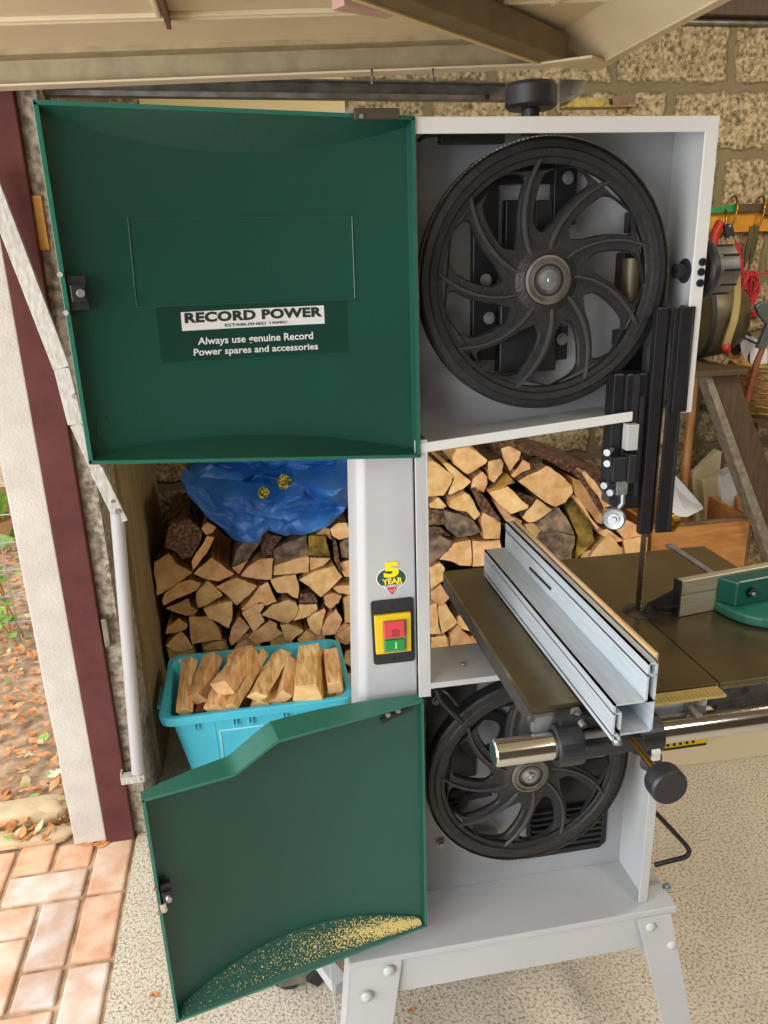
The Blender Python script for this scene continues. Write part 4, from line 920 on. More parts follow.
LOGS_L = [
 ([(164,547),(169,526),(189,519),(203,533),(200,543),(192,557),(183,560),(176,552)], 'dark brown barked log end against the left wall under the blue bag', 'b', 1.42),
 ([(154,562),(169,553),(177,564),(193,573),(179,583),(156,597)], 'pale split log touching the left wall below the dark barked log', 'w', 1.46),
 ([(201,529),(207,522),(216,527),(213,533),(206,535)], 'small round pale stub beneath the left corner of the blue bag', 'w', 1.42),
 ([(207,536),(214.5,537),(207,553),(193,570),(191.5,562),(196,553),(204,542)], 'thin curved slab of wood below the small round stub', 'w', 1.42),
 ([(193,574),(211.5,557),(222,565),(234.5,574.5),(219,582),(207,580)], 'broad triangular log directly right of the thin curved slab', 'w', 1.45),
 ([(161.5,601.5),(164,594),(178.5,583),(188.5,580),(201.5,583.5),(197,590),(181.5,597),(163.5,606.5)], 'long half-moon log end near the left wall', 'w', 1.45),
 ([(196,593),(207,581.5),(213,586),(223,596),(206,606),(198.5,608.5),(195.5,601.5)], 'pointed-top log right of the half-moon log', 'w', 1.44),
 ([(165,608.5),(178.5,603),(188.5,598),(191.5,607),(198.5,610),(196,613.5),(186,616),(176,613)], 'flat thin log tucked under the half-moon log', 'w', 1.47),
 ([(215,587),(226,581.5),(237,578),(257.5,586),(249,596),(236,606),(227.5,596)], 'wide kite-shaped log below the broad triangular log', 'w', 1.45),
 ([(203,609.5),(217.5,604.5),(232.5,601.5),(232.5,617.5),(229,629),(216,621.5),(209,619)], 'golden blocky log under the pointed-top log', 'w', 1.44),
 ([(165,634.5),(167,627.5),(178.5,618.5),(188,624.5),(186.5,629),(177,633)], 'small orange-topped log at the left wall above the bin', 'w', 1.45),
 ([(188.5,617.5),(207,616),(219,627.5),(221.5,639.5),(207,641.5),(191.5,644.5)], 'large squarish orange log above the left end of the bin', 'w', 1.45),
 ([(165,646),(173,637.5),(181.5,631.5),(187,637.5),(193,647.5),(186,651.5),(174.5,651.5)], 'fan-shaped log lowest at the left wall behind the bin corner', 'w', 1.45),
 ([(201.5,647.5),(213,641.5),(224.5,641.5),(228,646),(221.5,650),(207,651)], 'flat log just above the bin rim under the squarish orange log', 'w', 1.46),
 ([(229,641.5),(230,633),(239,616),(250,627.5),(241.5,637.5),(231.5,646.5)], 'reddish tapering log right of the squarish orange log', 'w', 1.45),
 ([(234,648),(246,637.5),(249,643),(246,652),(236,652)], 'small pale log corner peeping above the bin rim', 'w', 1.46),
 ([(231,568),(236,550),(248,537),(261.5,529),(262,541),(249,559)], 'grey-barked log hanging under the middle fold of the blue bag', 'g', 1.46),
 ([(231.5,567.5),(248.5,560),(239,574.5)], 'small orange wedge below the grey-barked log', 'w', 1.45),
 ([(240.5,576),(248.5,566),(261.5,558.5),(274,558),(271.5,580),(257,579.5)], 'light triangular log below the grey-barked log, right of the orange wedge', 'w', 1.45),
 ([(262.5,531),(283,537),(273,550),(272,557),(262,557)], 'dark brown log in shadow under the blue bag', 'b', 1.48),
 ([(273,550),(290,541),(307,535),(309,556),(294,559),(274,566)], 'grey bark-faced log at the centre under the blue bag', 'g', 1.47),
 ([(273,575.5),(274,566),(294,559),(309,556.5),(309,572.5),(290,574.5)], 'bright broad log end below the central grey bark', 'w', 1.45),
 ([(308,536),(326,536),(331,557),(309,557)], 'mossy yellow barked log right of the central grey bark', 'm', 1.47),
 ([(309.5,557.5),(331,558),(323,566),(310,571)], 'orange half-round end below the mossy bark', 'w', 1.45),
 ([(315,535),(325,527),(330,529),(332,540),(326,536)], 'thin brown log between blue bag and the round orange log', 'w', 1.49),
 ([(330,529),(337.5,523),(347,523),(351,537),(339,540),(332,536)], 'round bright orange log end at the column beside the blue bag', 'e', 1.44),
 ([(339,543),(351,537),(352,559),(341,558)], 'purplish grey barked log under the round orange log', 'g', 1.46),
 ([(333,543),(336,541),(339,557),(343,571),(341,573),(334,559)], 'narrow bark strip standing left of the purplish barked log', 'b', 1.43),
 ([(340,563),(352,559),(352,577),(344.5,577)], 'pale log end at the column below the purplish barked log', 'w', 1.45),
 ([(298.5,580),(311.5,573),(334.5,565),(342.5,577),(333,587),(321,598),(309,587)], 'large pale kite-shaped log left of the grey column', 'w', 1.44),
 ([(270,580),(283,576),(296,574.5),(299.5,587),(298,599),(293,597.5),(287,593),(277,593)], 'log with a ragged lower edge left of the large pale kite', 'w', 1.45),
 ([(240.5,610),(253,596),(260,586),(268,581.5),(277,601.5),(266,606),(260,602),(246,610)], 'tall triangular log leaning left of the ragged log', 'w', 1.45),
 ([(241.5,613.5),(254.5,604.5),(263,603),(264.5,606),(260,613),(265,621.5),(253.5,632.5),(247,621.5)], 'boomerang-shaped log under the tall triangular log', 'w', 1.44),
 ([(261,615),(273,604.5),(287.5,600),(296,603),(299,610),(294.5,619),(287.5,624),(268.5,618)], 'almond-shaped pale log in the middle of the left stack', 'w', 1.44),
 ([(300,594),(313,593),(318,602),(317,604),(299,604)], 'reddish bark strip above the pale slab right of the almond log', 'b', 1.45),
 ([(299,604.3),(317,604),(318,609.5),(309,616.5),(293,621.5),(297,613)], 'pale slab under the reddish bark strip', 'w', 1.45),
 ([(324,596),(333,593.5),(342,596),(339,603),(330,609.5),(324.5,604.5)], 'rounded pale log below the large kite near the column', 'w', 1.45),
 ([(332.5,588.5),(337.5,586),(352,585),(352,595),(339,593.5)], 'flat light log wedged between kite and column', 'w', 1.46),
 ([(343,598.5),(352,594),(352,623),(344.5,623)], 'upright narrow log half hidden by the column', 'w', 1.46),
 ([(306.5,620),(311.5,614.5),(324.5,608.5),(326,611.5),(320,634.5),(316,635),(309,627)], 'tapering pinkish log below the pale slab', 'w', 1.45),
 ([(321.5,629),(326,620),(336,608.5),(342.5,620),(340,627),(334.5,635),(322.5,636)], 'leaf-shaped pale log above the right end of the bin', 'w', 1.45),
 ([(336,634.5),(352,625),(352,642),(343,642)], 'pale log at the column just above the bin rim', 'w', 1.46),
 ([(280,625),(288.5,624),(304,631),(293,640),(284.5,641.5)], 'golden arrow-shaped log above the middle of the bin', 'w', 1.45),
 ([(248,637.5),(251.5,633),(270,620),(277,623),(277,629),(283,633),(276,639),(257,645)], 'greyish pale log with notched end above the bin', 'w', 1.45),
 ([(297,640),(307,630),(316,636),(313,642),(299,643)], 'small orange triangle of wood above the bin rim', 'w', 1.46),
]
LOGS_R = [
 ([(428,461),(433,461),(453,475),(452,483),(443.5,496),(428,497)], 'broad yellow log beside the column strip at the top of the right stack', 'w', 1.45),
 ([(442.5,463),(448.5,463),(471.5,481.5),(463.5,489),(448.5,495),(449.5,490),(455,477)], 'wing-shaped log right of the broad yellow log', 'w', 1.46),
 ([(452,457),(456.5,448.5),(468,447),(488,460),(486.5,463.5),(468,475),(453.5,464)], 'big rounded log topmost in the right stack', 'w', 1.45),
 ([(488,461.5),(501,458.5),(504,463),(502.5,473),(494,483),(489.5,480),(488,470)], 'small brownish log right of the topmost rounded log', 'w', 1.46),
 ([(501,448.5),(509.5,446),(521,451.5),(519.5,460),(510,471.5),(503,457)], 'triangular pale end of the long dark log at the stack top', 'e', 1.44),
 ([(511,476),(522.5,460),(529.5,463),(531,471.5),(516.5,480)], 'orange log face right of the long dark log', 'w', 1.47),
 ([(471,488.5),(472,480),(482.5,471.5),(487.5,477),(487.5,484.5),(484,493)], 'pinkish log below the topmost rounded log', 'w', 1.47),
 ([(489,490),(507,473),(516,483),(505,486),(490,491.5)], 'yellow-stained log above the flat-faced log', 'm', 1.47),
 ([(489,493),(508,486.5),(529.5,506),(528,509),(511,515),(492,497)], 'flat-faced log with a raised smooth face in the right stack', 'w', 1.44),
 ([(491,498),(511,516),(522.5,521),(519,528),(509,526)], 'brown log underneath the flat-faced log', 'w', 1.46),
 ([(449.5,507.5),(451,500),(465,493),(469.5,494.5),(481,514.5),(475,520),(466.5,511.5),(456.5,510)], 'log with a dark bark notch left of the long dark stick', 'w', 1.45),
 ([(451,508),(462,502),(471,516),(470,519),(461,513)], 'dark bark patch log inside the notched log', 'b', 1.46),
 ([(471,490),(476.5,489),(501,520),(499.5,523),(482,511.5)], 'long dark stick slanting down towards the fence', 'b', 1.44),
 ([(481,517.5),(484,512),(501,523),(500,539),(483.5,539)], 'mossy yellow-white block beside the fence end', 'w', 1.44),
 ([(445,511.5),(461,514.5),(472,519),(481,531.5),(472,536),(458,537.5),(446.5,529)], 'pink-grey rough log left of the mossy block', 'g', 1.45),
 ([(429,504.5),(438,497),(447,506),(443.5,509),(430,508)], 'small log at the column strip below the broad yellow log', 'w', 1.47),
 ([(428,525),(428,508),(444.5,511.5),(446,525)], 'dark barked log at the column strip above the table edge', 'b', 1.47),
 ([(428,527),(441,527),(451,536),(440,537),(430,540)], 'blackish bark lump under the dark barked log', 'b', 1.48),
 ([(430,541.5),(441,536),(453,541.5),(452,548.5),(441,557),(429,565)], 'grey-brown bark log beside the column strip', 'g', 1.45),
 ([(439,560),(453.5,544),(471,540),(471.5,566.5),(461,566),(451,561.5)], 'bright orange log above the left table corner', 'w', 1.45),
 ([(472.3,541),(500,539.5),(504,566),(472.5,567)], 'square orange log behind the end of the rip fence', 'w', 1.45),
 ([(429,568),(441,563),(445,568),(445,580),(431,590)], 'pale log at the column strip left of the table corner', 'w', 1.45),
 ([(431,592),(441,584),(450,598),(444,604),(439,606),(431,599)], 'small knotty log below the pale log at the column strip', 'w', 1.46),
 ([(430,606),(436.5,603),(441,634.5),(430,634.5)], 'narrow orange log upright at the column strip', 'w', 1.45),
 ([(438,606),(446.5,604.5),(458,623),(442,634.5)], 'pale wedge right of the narrow upright log', 'w', 1.45),
 ([(431,637.5),(446.5,636),(448.5,649),(431,649)], 'lowest pale log just above the lower wheel cabinet', 'w', 1.45),
 ([(449.5,634.5),(458,624.5),(474,643),(472,650),(451,650)], 'orange log under the left table edge above the wheel cabinet', 'w', 1.46),
 ([(518,481.5),(547,465.5),(560,474),(572.5,486),(573.5,492.5),(566,502.5),(555.5,507),(545.5,502.5)], 'large flat pale log with a scored face', 'w', 1.42),
 ([(522,518),(537,498.5),(553,509.5),(537,521),(528.5,523)], 'log end below the large flat pale log', 'w', 1.45),
 ([(519,492),(536,499),(524,514),(512,503)], 'brown split face left of the large flat log', 'b', 1.47),
 ([(536,526),(559,507),(567,518),(575,535),(558,532),(545,535)], 'ridged grey-brown bark log behind the table', 'g', 1.44),
 ([(545,535.5),(558,532.5),(575.5,536),(572,560),(550,560),(540,544)], 'speckled brown bark log just above the table back edge', 'g', 1.43),
 ([(567.5,506),(573.5,499),(591,521),(594.5,541.5),(576,560),(577.5,535),(571,519.5)], 'yellow lichened log right of the speckled bark log', 'm', 1.45),
 ([(574,498.5),(577,497),(599.5,528),(597,530)], 'thin pale lath slanting beside the lichened log', 'w', 1.42),
 ([(572,478),(580,480),(602,514),(603,525),(597,523),(575,495)], 'brown slab slanting above the thin pale lath', 'w', 1.46),
 ([(577,475.5),(582,472),(604,508),(602,514)], 'dark bark slab slanting beside the brown slab', 'b', 1.45),
 ([(582,473),(584,470.5),(594.5,480.5),(611.5,506),(604,508)], 'long pale slab slanting towards the guide roller', 'w', 1.44),
 ([(533,455),(548,455),(580,466),(612,478),(604,484),(572,474)], 'long brown log lying at the back of the right stack', 'b', 1.50),
 ([(590,556),(610,534),(623,550),(620,560),(594,560)], 'pale split wedge behind the table left of the blade', 'w', 1.45),
 ([(598,533),(607,529),(625,541),(615,543)], 'splintered reddish stick below the guide roller', 'w', 1.46),
 ([(623,540),(648,537),(648,560),(626,560)], 'tan log end behind the blade', 'w', 1.46),
 ([(602,519),(612,515),(640,527),(648,537),(624,539)], 'brown log in shadow behind the guide roller', 'w', 1.48),
 ([(501,522),(510,526),(520,530),(530,545),(514,540)], 'brown log in shadow behind the top edge of the fence', 'b', 1.48),
 ([(524,524),(538,522),(543,540),(548,556),(536,548)], 'yellowish log between fence top and speckled bark', 'w', 1.48),
]
for pts, lab, kind, yf in LOGS_L: log(pts, lab, kind, yf, L=.34)
for pts, lab, kind, yf in LOGS_R: log(pts, lab, kind, yf, L=.32)
# the rest of the stack below, out of sight behind bin, doors and saw, carries the ends seen above
k = 0
for row, z in enumerate((.005, .105, .205, .305, .400)):
    for x in [(-.78+.115*i+(.03 if row % 2 else 0)) for i in range(16)]:
        if x > .88 or (row > 2 and x < .30): continue
        bm = B(); n = 6; w, h = .052, .048; pts = [V((x+.055+w*math.cos(a+.3*row)*(1+.1*math.sin(5*x)), 1.47, z+.048+h*math.sin(a+.3*row))) for a in [2*math.pi*i/n for i in range(n)]]
        prism(bm, pts, (0, .33, 0), 0, 2); k += 1
        tag(obj('firewood_log', bm, ['wood_end', 'wood_side', 'bark'], bevel=.003, seg=1), 'split log in the bottom rows of the stack, behind bin and saw', 'firewood', 'hidden bottom rows of the firewood')

# the stretch of the stack that the grey column hides in the photograph
rc = random.Random(3)
for r in range(9):
    for c_ in range(3):
        u, v = 365+23*c_+(6 if r % 2 else -2), 486+20*r
        pts = [(u+11.2*math.cos(a)*rc.uniform(.82, 1.02), v+9.8*math.sin(a)*rc.uniform(.85, 1.0)) for a in [2*math.pi*(i+rc.uniform(-.2, .2))/5+r for i in range(5)]]
        log(pts, 'split log in the stretch of the stack hidden by the grey column', 'w', 1.46, L=.32, group='firewood hidden by the grey column', seed=100+r*3+c_)
# ------------------------------------------------------------------ blue tarpaulin bag
bag = thing('tarpaulin_bag', 'crumpled blue tarpaulin bag lying on top of the firewood under the green door', 'bag', at(270, 530, 'Y', 1.45))
def ridge(p, f, ox): return 1-2*abs(noise.noise(V((p.x*f+ox, ox*1.7, p.z*f))))
def sheet_of_tarp(sil, cpx, YB, infl, amp, name, seed, back):
    P = [at(u, v, 'Y', YB) for u, v in sil]; cB = at(*cpx, 'Y', YB); Q = []
    for i in range(len(P)):
        a, b = P[i], P[(i+1) % len(P)]
        for t in range(6): Q.append(a.lerp(b, t/6))
    bm = B(); rings = []; NR = 40
    for s in range(NR):
        t = s/(NR-1); row = []
        for q in Q:
            p = cB.lerp(q, t); w = V((p.x+.10*p.z, 0, p.z*1.0)); w = w+V((noise.noise(p*9), 0, noise.noise(p*9+V((5, 5, 5)))))*.03
            vv = lambda f, o: noise.voronoi(V(((w.x*1.0+w.z*.35)*f+o, o, (w.z-w.x*.2)*f*1.25)))[0]; a1, a2, a3 = vv(6.5, seed), vv(13, seed+4), vv(26, seed+8); d = 2.4*(a1[1]-a1[0])-1.1*a1[0]+.6*(a2[1]-a2[0])+.15*(a3[1]-a3[0])-.6+1.2*ridge(V((w.x*.7+w.z*1.1, 0, w.z*.6-w.x*.3)), 4.5, seed)
            row.append(bm.verts.new(V((p.x, YB-infl*math.sqrt(max(0, 1-t*t))-amp*d*min(1, (1-t)*6+.25), p.z))))
        rings.append(row)
    for s in range(1, NR): bridge(bm, rings[s-1], rings[s], 0)
    bk = [bm.verts.new(V((q.x*.99, YB+back, q.z+.02))) for q in Q]; bridge(bm, rings[-1], bk, 0); face(bm, bk, 0)
    return obj(name, bm, 'blue', bag, smooth=.45)
sheet_of_tarp([(183,480),(190,472),(226,459),(262,455),(300,452),(352,452),(352,505),(300,515),(262,520),(222,510),(196,500)], (275, 482), 1.54, .02, .034, 'tarpaulin_back', 2.3, .14)
sheet_of_tarp([(181,481),(190,489),(212,493),(240,495),(256,497),(270,500),(282,492),(294,481),(318,479),(352,477),(352,498),(345,512),(330,524),(303,534),(286,534),(268,527),(261,531),(254,540),(244,542),(232,539),(222,528),(207,518),(196,505),(186,494)], (272, 511), 1.42, .05, .030, 'tarpaulin_front', 6.1, .10)
YB = 1.44
for u, v, r in ((284, 481, .020), (263.5, 492, .015)):
    bm = B(); c = at(u, v, 'Y', YB-.10); pts = []
    for i in range(60):
        a = i*.55; pts.append(c+V((math.cos(a)*r*(.5+.5*math.cos(i*.13)), -.01+.008*math.sin(i*.7), math.sin(a)*r*(.6+.4*math.sin(i*.21)))))
    tube(bm, spline(pts, 2), .0042, 6); obj('rope_handle', bm, 'rope', bag, smooth=1)
# ------------------------------------------------------------------ turquoise storage bin with kindling
bx0, bx1, by0, by1, bz = -.752, -.188, .966, 1.352, .305
bn = thing('storage_bin', 'turquoise plastic storage bin heaped with split kindling in front of the firewood', 'storage bin', ((bx0+bx1)/2, (by0+by1)/2, 0))
def rrect(x0, x1, y0, y1, r, z, n=6):
    out = []
    for cx, cy, a0 in ((x1-r, y1-r, 0), (x0+r, y1-r, .5*math.pi), (x0+r, y0+r, math.pi), (x1-r, y0+r, 1.5*math.pi)):
        for k in range(n+1): a = a0+.5*math.pi*k/n; out.append(V((cx+r*math.cos(a), cy+r*math.sin(a), z)))
    return out
def loop(bm, ins, z, r=.04): return [bm.verts.new(p) for p in rrect(bx0+ins, bx1-ins, by0+ins, by1-ins, r, z)]
bm = B(); seq = [loop(bm, .075, .004, .03), loop(bm, .028, bz-.028), loop(bm, .012, bz-.028), loop(bm, .003, bz-.026), loop(bm, 0, bz-.004), loop(bm, .004, bz), loop(bm, .016, bz), loop(bm, .020, bz-.004), loop(bm, .030, bz-.03), loop(bm, .078, .010, .03)]
for a, b in zip(seq, seq[1:]): bridge(bm, a, b, 0)
face(bm, seq[0][::-1], 0); face(bm, seq[-1], 0)
obj('bin_body', bm, 'bin', bn, smooth=.6)
def fy(z): return by0+.028+(bz-.028-z)/(bz-.032)*.047           # front wall
bm = B()
for x in (-.655, -.645, -.545, -.535, -.50, -.49, -.40, -.39, -.30, -.29): box(bm, x, x+.004, fy(bz-.06)-.014, fy(bz-.03)+.004, bz-.062, bz-.028)
for x in (-.60, -.36): prism(bm, [V((x, fy(.01)-.002, .01)), V((x+.004, fy(.01)-.002, .01)), V((x+.004, fy(bz-.03)-.002, bz-.03)), V((x, fy(bz-.03)-.002, bz-.03))], (0, .004, 0))
obj('bin_rib', bm, 'bin', bn, bevel=.001)
bm = B()
def fl(x0, z0, x1, z1): tube(bm, [V((x0, fy(z0)-.001, z0)), V((x1, fy(z1)-.001, z1))], .0025, 6)
fl(-.585, .225, -.365, .225); fl(-.585, .225, -.585, .09); fl(-.585, .09, -.365, .09); fl(-.365, .225, -.365, .09)
obj('label_frame', bm, 'bin_line', bn)
bm = B(); box(bm, bx0-.018, bx0+.022, (by0+by1)/2-.06, (by0+by1)/2+.06, bz-.045, bz-.030); obj('bin_handle', bm, 'bin', bn, bevel=.004)
bm = B()
for x in (-.50, -.415, -.33): box(bm, x, x+.003, by1-.032, by1-.024, .12, bz-.01)
obj('bin_wall_rib', bm, 'bin', bn)
def stick(u0, v0, z0, u1, v1, z1, w, label, sides=4, flat=.7, mt='kindle', rot=None):
    a, b = at(u0, v0, 'Z', z0), at(u1, v1, 'Z', z1); d = (b-a).normalized(); rnd = random.Random(int(u0*7+v0)); 
    r = w/2*1.15; ph = rnd.uniform(0, 1) if rot is None else rot
    s = d.cross(V((0, 0, 1))).normalized(); up = s.cross(d)
    ang = [2*math.pi*(i+rnd.uniform(-.12, .12))/sides+ph+math.pi/sides for i in range(sides)]
    bm = B(); prev = None; n = 7
    for k in range(n+1):
        t = k/n; sc = 1+rnd.uniform(-.05, .05); q = [bm.verts.new(a.lerp(b, t)+s*(r*math.cos(x)*sc+rnd.uniform(-.0008, .0008))+up*(r*flat*math.sin(x)*sc+rnd.uniform(-.0008, .0008))) for x in ang]
        if prev: bridge(bm, prev, q, 1, False)
        else: face(bm, q[::-1], 0)
        prev = q
    face(bm, prev, 0)
    return tag(obj('kindling_stick', bm, ['wood_end' if mt == 'kindle' else mt, mt], bevel=.0015, seg=1), label, 'kindling', 'split kindling heaped in the turquoise bin')
stick(184, 713, .285, 189.5, 661, .33, .045, 'brown kindling stick standing at the left end of the bin')
stick(197, 700, .30, 213, 657, .335, .060, 'wide flat kindling second from the left end of the bin')
stick(214.5, 711, .295, 228, 676, .325, .062, 'squared kindling block at the bin front under the slanting top piece')
stick(222, 689, .345, 249, 652, .365, .070, 'thick kindling block slanting across the top of the heap', flat=.8)
stick(231, 708, .30, 262, 653, .35, .040, 'long thin kindling stick slanting up beside the top block', flat=1)
stick(257, 697, .325, 282, 653, .355, .062, 'broad golden kindling slab in the middle of the bin', flat=.5)
stick(284, 697, .315, 290, 661, .345, .046, 'small squared kindling right of the broad golden slab', flat=.9)
stick(308, 695, .325, 311, 654, .345, .088, 'chunky frayed kindling block near the right end of the bin', sides=5, flat=.9)
stick(335, 688, .325, 331, 654, .345, .056, 'striped squared kindling block at the right end of the bin', flat=.9, rot=0)
stick(259, 706, .285, 268, 680, .30, .055, 'pale kindling end at the bin front below the golden slab')
stick(274, 704, .285, 281, 675, .295, .062, 'orange kindling piece low beside the small squared one')
stick(303, 702, .285, 305, 675, .295, .060, 'dark orange kindling under the chunky frayed block')
stick(325, 698, .285, 321, 670, .295, .075, 'pale triangular kindling at the bin front right corner', sides=3)
stick(341, 695, .28, 339, 668, .29, .035, 'narrow kindling against the right wall of the bin')
stick(200, 713, .275, 204, 690, .28, .030, 'dark red-brown kindling end low at the bin front', mt='red_wood')
stick(291, 704, .28, 293, 680, .285, .030, 'thin kindling sliver between the orange pieces')
stick(240, 677, .30, 236, 655, .31, .06, 'kindling end behind the slanting top block')
for i in range(7):
    x = -.66+.068*i; bm = B(); bar(bm, (x, 1.09, .24), (x+.01, 1.27, .25), .058, .05)
    tag(obj('kindling_stick', bm, ['kindle'], bevel=.003), 'kindling lower in the bin, under the heap', 'kindling', 'kindling under the heap in the bin')
for j in range(4):
    for i in range(6):
        x = -.63+.075*i; bm = B(); bar(bm, (x, 1.10, .035+.05*j), (x+.004, 1.25, .035+.05*j), .062, .046)
        tag(obj('kindling_stick', bm, ['kindle'], bevel=.003), 'kindling lower in the bin, under the heap', 'kindling', 'kindling under the heap in the bin')

# ------------------------------------------------------------------ right-hand background
cz = .55
c0, c1, cb = at(640, 528, 'Z', cz), at(753, 517, 'Z', cz), at(690, 487, 'Z', cz)
cx0, cx1, cy0, cy1 = 1.02, c1.x, c1.y, 1.86
cr = thing('wooden_crate', 'open brown wooden crate behind the saw table at the wall', 'crate', ((cx0+cx1)/2, (cy0+cy1)/2, 0))
t = .016
bm = B(); box(bm, cx0, cx1, cy0, cy0+t, .02, cz-.012); obj('crate_front', bm, 'crate', cr)
bm = B(); box(bm, cx0, cx1, cy1-t, cy1, .02, cz); obj('crate_back', bm, 'crate', cr)
for x in (cx0, cx1-t): bm = B(); box(bm, x, x+t, cy0+t, cy1-t, .02, cz); obj('crate_side', bm, 'crate', cr)
bm = B(); box(bm, cx0, cx1, cy0, cy1, 0, .02); box(bm, cx0+t, cx1-t, cy0+t, cy1-t, .30, .31); obj('crate_base', bm, 'crate', cr)
bm = B(); box(bm, cx0, cx1, cy0-.002, cy0+t, cz-.012, cz); box(bm, cx1-.012, cx1+.002, cy0-.003, cy0, .02, cz); obj('crate_edge', bm, 'crate_edge', cr, bevel=.002)
# rolled paper in the crate
bm = B(); q = [at(669, 470, 'Y', 1.72), at(680, 480, 'Y', 1.68), at(702, 505, 'Y', 1.60), at(704, 509, 'Y', 1.58), at(688, 517, 'Y', 1.56), at(664, 517, 'Y', 1.60), at(660, 495, 'Y', 1.68)]
prism(bm, q, (0, .02, .006)); o = obj('paper_sheet', bm, 'paper', bevel=.004); tag(o, 'folded white paper lying in the brown crate behind the blade guard', 'paper')
def board(pts, yf, th, mt, name, label, cat, group=None, dy=0):
    bm = B(); q = [at(u, v, 'Y', yf) for u, v in pts]; prism(bm, q, (0, th, 0)); return tag(obj(name, bm, mt, bevel=.002), label, cat, group)
board([(692,478),(694,473),(718,450),(722,452),(720,470),(718,560),(700,560),(694,500)], 1.80, .03, 'pale_board', 'board_offcut', 'cream wedge-shaped board leaning at the back of the crate', 'board', 'offcuts standing in the crate')
board([(703,481),(720,472),(722,478),(721,575),(708,575)], 1.76, .04, 'pale_board', 'board_offcut', 'pale offcut with a brown top in front of the cream wedge board', 'board', 'offcuts standing in the crate')
board([(721,477),(735,470),(741,492),(742,570),(724,570)], 1.74, .06, 'paper', 'board_offcut', 'whitish squared offcut at the right end of the crate', 'board', 'offcuts standing in the crate')
board([(737,498),(744,492),(747,570),(741,570)], 1.72, .04, 'handle', 'board_offcut', 'small pinkish offcut at the crate corner by the brown brace', 'board', 'offcuts standing in the crate')
bm = B(); tube(bm, [at(723, 452, 'Y', 1.83), at(718, 480, 'Y', 1.80), at(716, 500, 'Y', 1.78)], .012, 10); tag(obj('tool_handle', bm, 'red_wood', smooth=.8), 'red-brown tool handle between the pale offcuts and the brace', 'handle')
p, q = at(694, 392, 'Y', 1.85), at(684, 482, 'Y', 1.80); q2 = p+(q-p)*1.9
bm = B(); tube(bm, [p+(p-q)*.6, p, q, q2], .0165, 14); tag(obj('broom_handle', bm, 'handle', smooth=.8), 'light wooden broom handle leaning on the wall behind the saw', 'handle')
# brown brace and the shelf it carries
YBm = 1.45
bm = B(); e = [(711, 374), (737, 374), (813, 590), (790, 590)]
prism(bm, [at(u, v, 'Y', YBm) for u, v in e], (0, .05, 0)); br_ = thing('timber_brace', 'brown painted timber brace slanting down beside the wicker basket', 'timber', at(770, 580, 'Y', YBm))
obj('plank', bm, 'beam', br_, bevel=.003)
bm = B(); prism(bm, [at(u, v, 'Y', YBm-.004) for u, v in [(704, 374), (711, 374), (790, 590), (779, 590)]], (0, .06, 0)); obj('plank_edge', bm, 'beam_edge', br_)
p0, p1 = at(670, 376, 'Y', 1.42), at(748, 371, 'Y', 1.42)
bm = B(); box(bm, p0.x, p1.x, 1.42, WY, p1.z-.012, p1.z+.006); tag(obj('wall_shelf', bm, 'beam', bevel=.002), 'small dark shelf on the wall under the round metal drum', 'shelf')
# round metal drum lying on the shelf, its mouth towards the saw
dc = at(716, 332, 'Y', 1.70); R_ = .146; dc = V((at(697, 332, 'Y', 1.725).x, 1.725, p1.z+.006+R_+.005))
bm = B(); lathe(bm, [(R_, 0), (R_+.001, .03), (R_-.012, .10), (R_-.045, .15), (.05, .17), (0, .17)], dc, (1, -.15, 0), 48, 0, smooth=True); dr = thing('metal_drum', 'round olive metal drum with a black rim lying beside the saw cabinet', 'drum', dc-V((0, 0, R_))); 
obj('drum_shell', bm, 'olive', dr, smooth=.7)
bm = B(); lathe(bm, [(R_+.002, -.012), (R_+.004, -.004), (R_+.002, .006), (R_-.012, .004), (R_-.016, -.006)], dc, (1, -.15, 0), 48, 0, closed=True); obj('drum_rim', bm, 'rubber', dr, smooth=.7)
bm = B(); dd = V((1, -.15, 0)).normalized(); lathe(bm, [(0, 0), (R_-.012, 0), (R_-.012, .002), (0, .002)], dc+dd*.002, dd, 40); obj('drum_liner', bm, 'beam', dr)
# hook rack with tools
p0, p1 = at(705, 231, 'Y', 1.855), at(768, 231, 'Y', 1.855); zt1 = at(745, 207, 'Y', 1.855).z; zb1 = at(745, 232, 'Y', 1.855).z
rk = thing('hook_rack', 'orange varnished hook board on the block wall with tools hanging from it', 'rack', ((p0.x+1.95)/2, 1.86, zb1))
bm = B(); box(bm, p0.x, 1.95, 1.855, WY, zb1, zt1); obj('rack_board', bm, 'rack', rk, bevel=.002)
def hook(u, v, dz_=.0):
    bm = B(); a = at(u, v, 'Y', 1.85); tube(bm, spline([a+V((0, .02, .05)), a+V((0, -.006, .055)), a+V((-.004, -.03, .02)), a+V((-.010, -.034, -.02)), a+V((-.018, -.03, -.045)), a+V((-.03, -.015, -.05))], 5), .0042, 8)
    obj('hook', bm, 'brass', rk, smooth=1)
hook(733, 212); hook(760, 212); hook(722, 224)
bm = B(); g0, g1 = at(704, 210, 'Y', 1.84), at(742, 206, 'Y', 1.84)
prism(bm, [at(u, v, 'Y', 1.835) for u, v in ((704, 212), (716, 207), (734, 204), (738, 204), (738, 212), (706, 214))], (0, .018, 0), 0); prism(bm, [at(u, v, 'Y', 1.836) for u, v in ((738, 204), (770, 203), (785, 206), (785, 217), (768, 216), (762, 212), (738, 212))], (0, .016, 0), 1)
tag(obj('pruning_saw', bm, [mat('green_paint', '#1e8046', .4), 'beam'], bevel=.002), 'green and dark tool resting along the top of the orange hook board', 'tool')
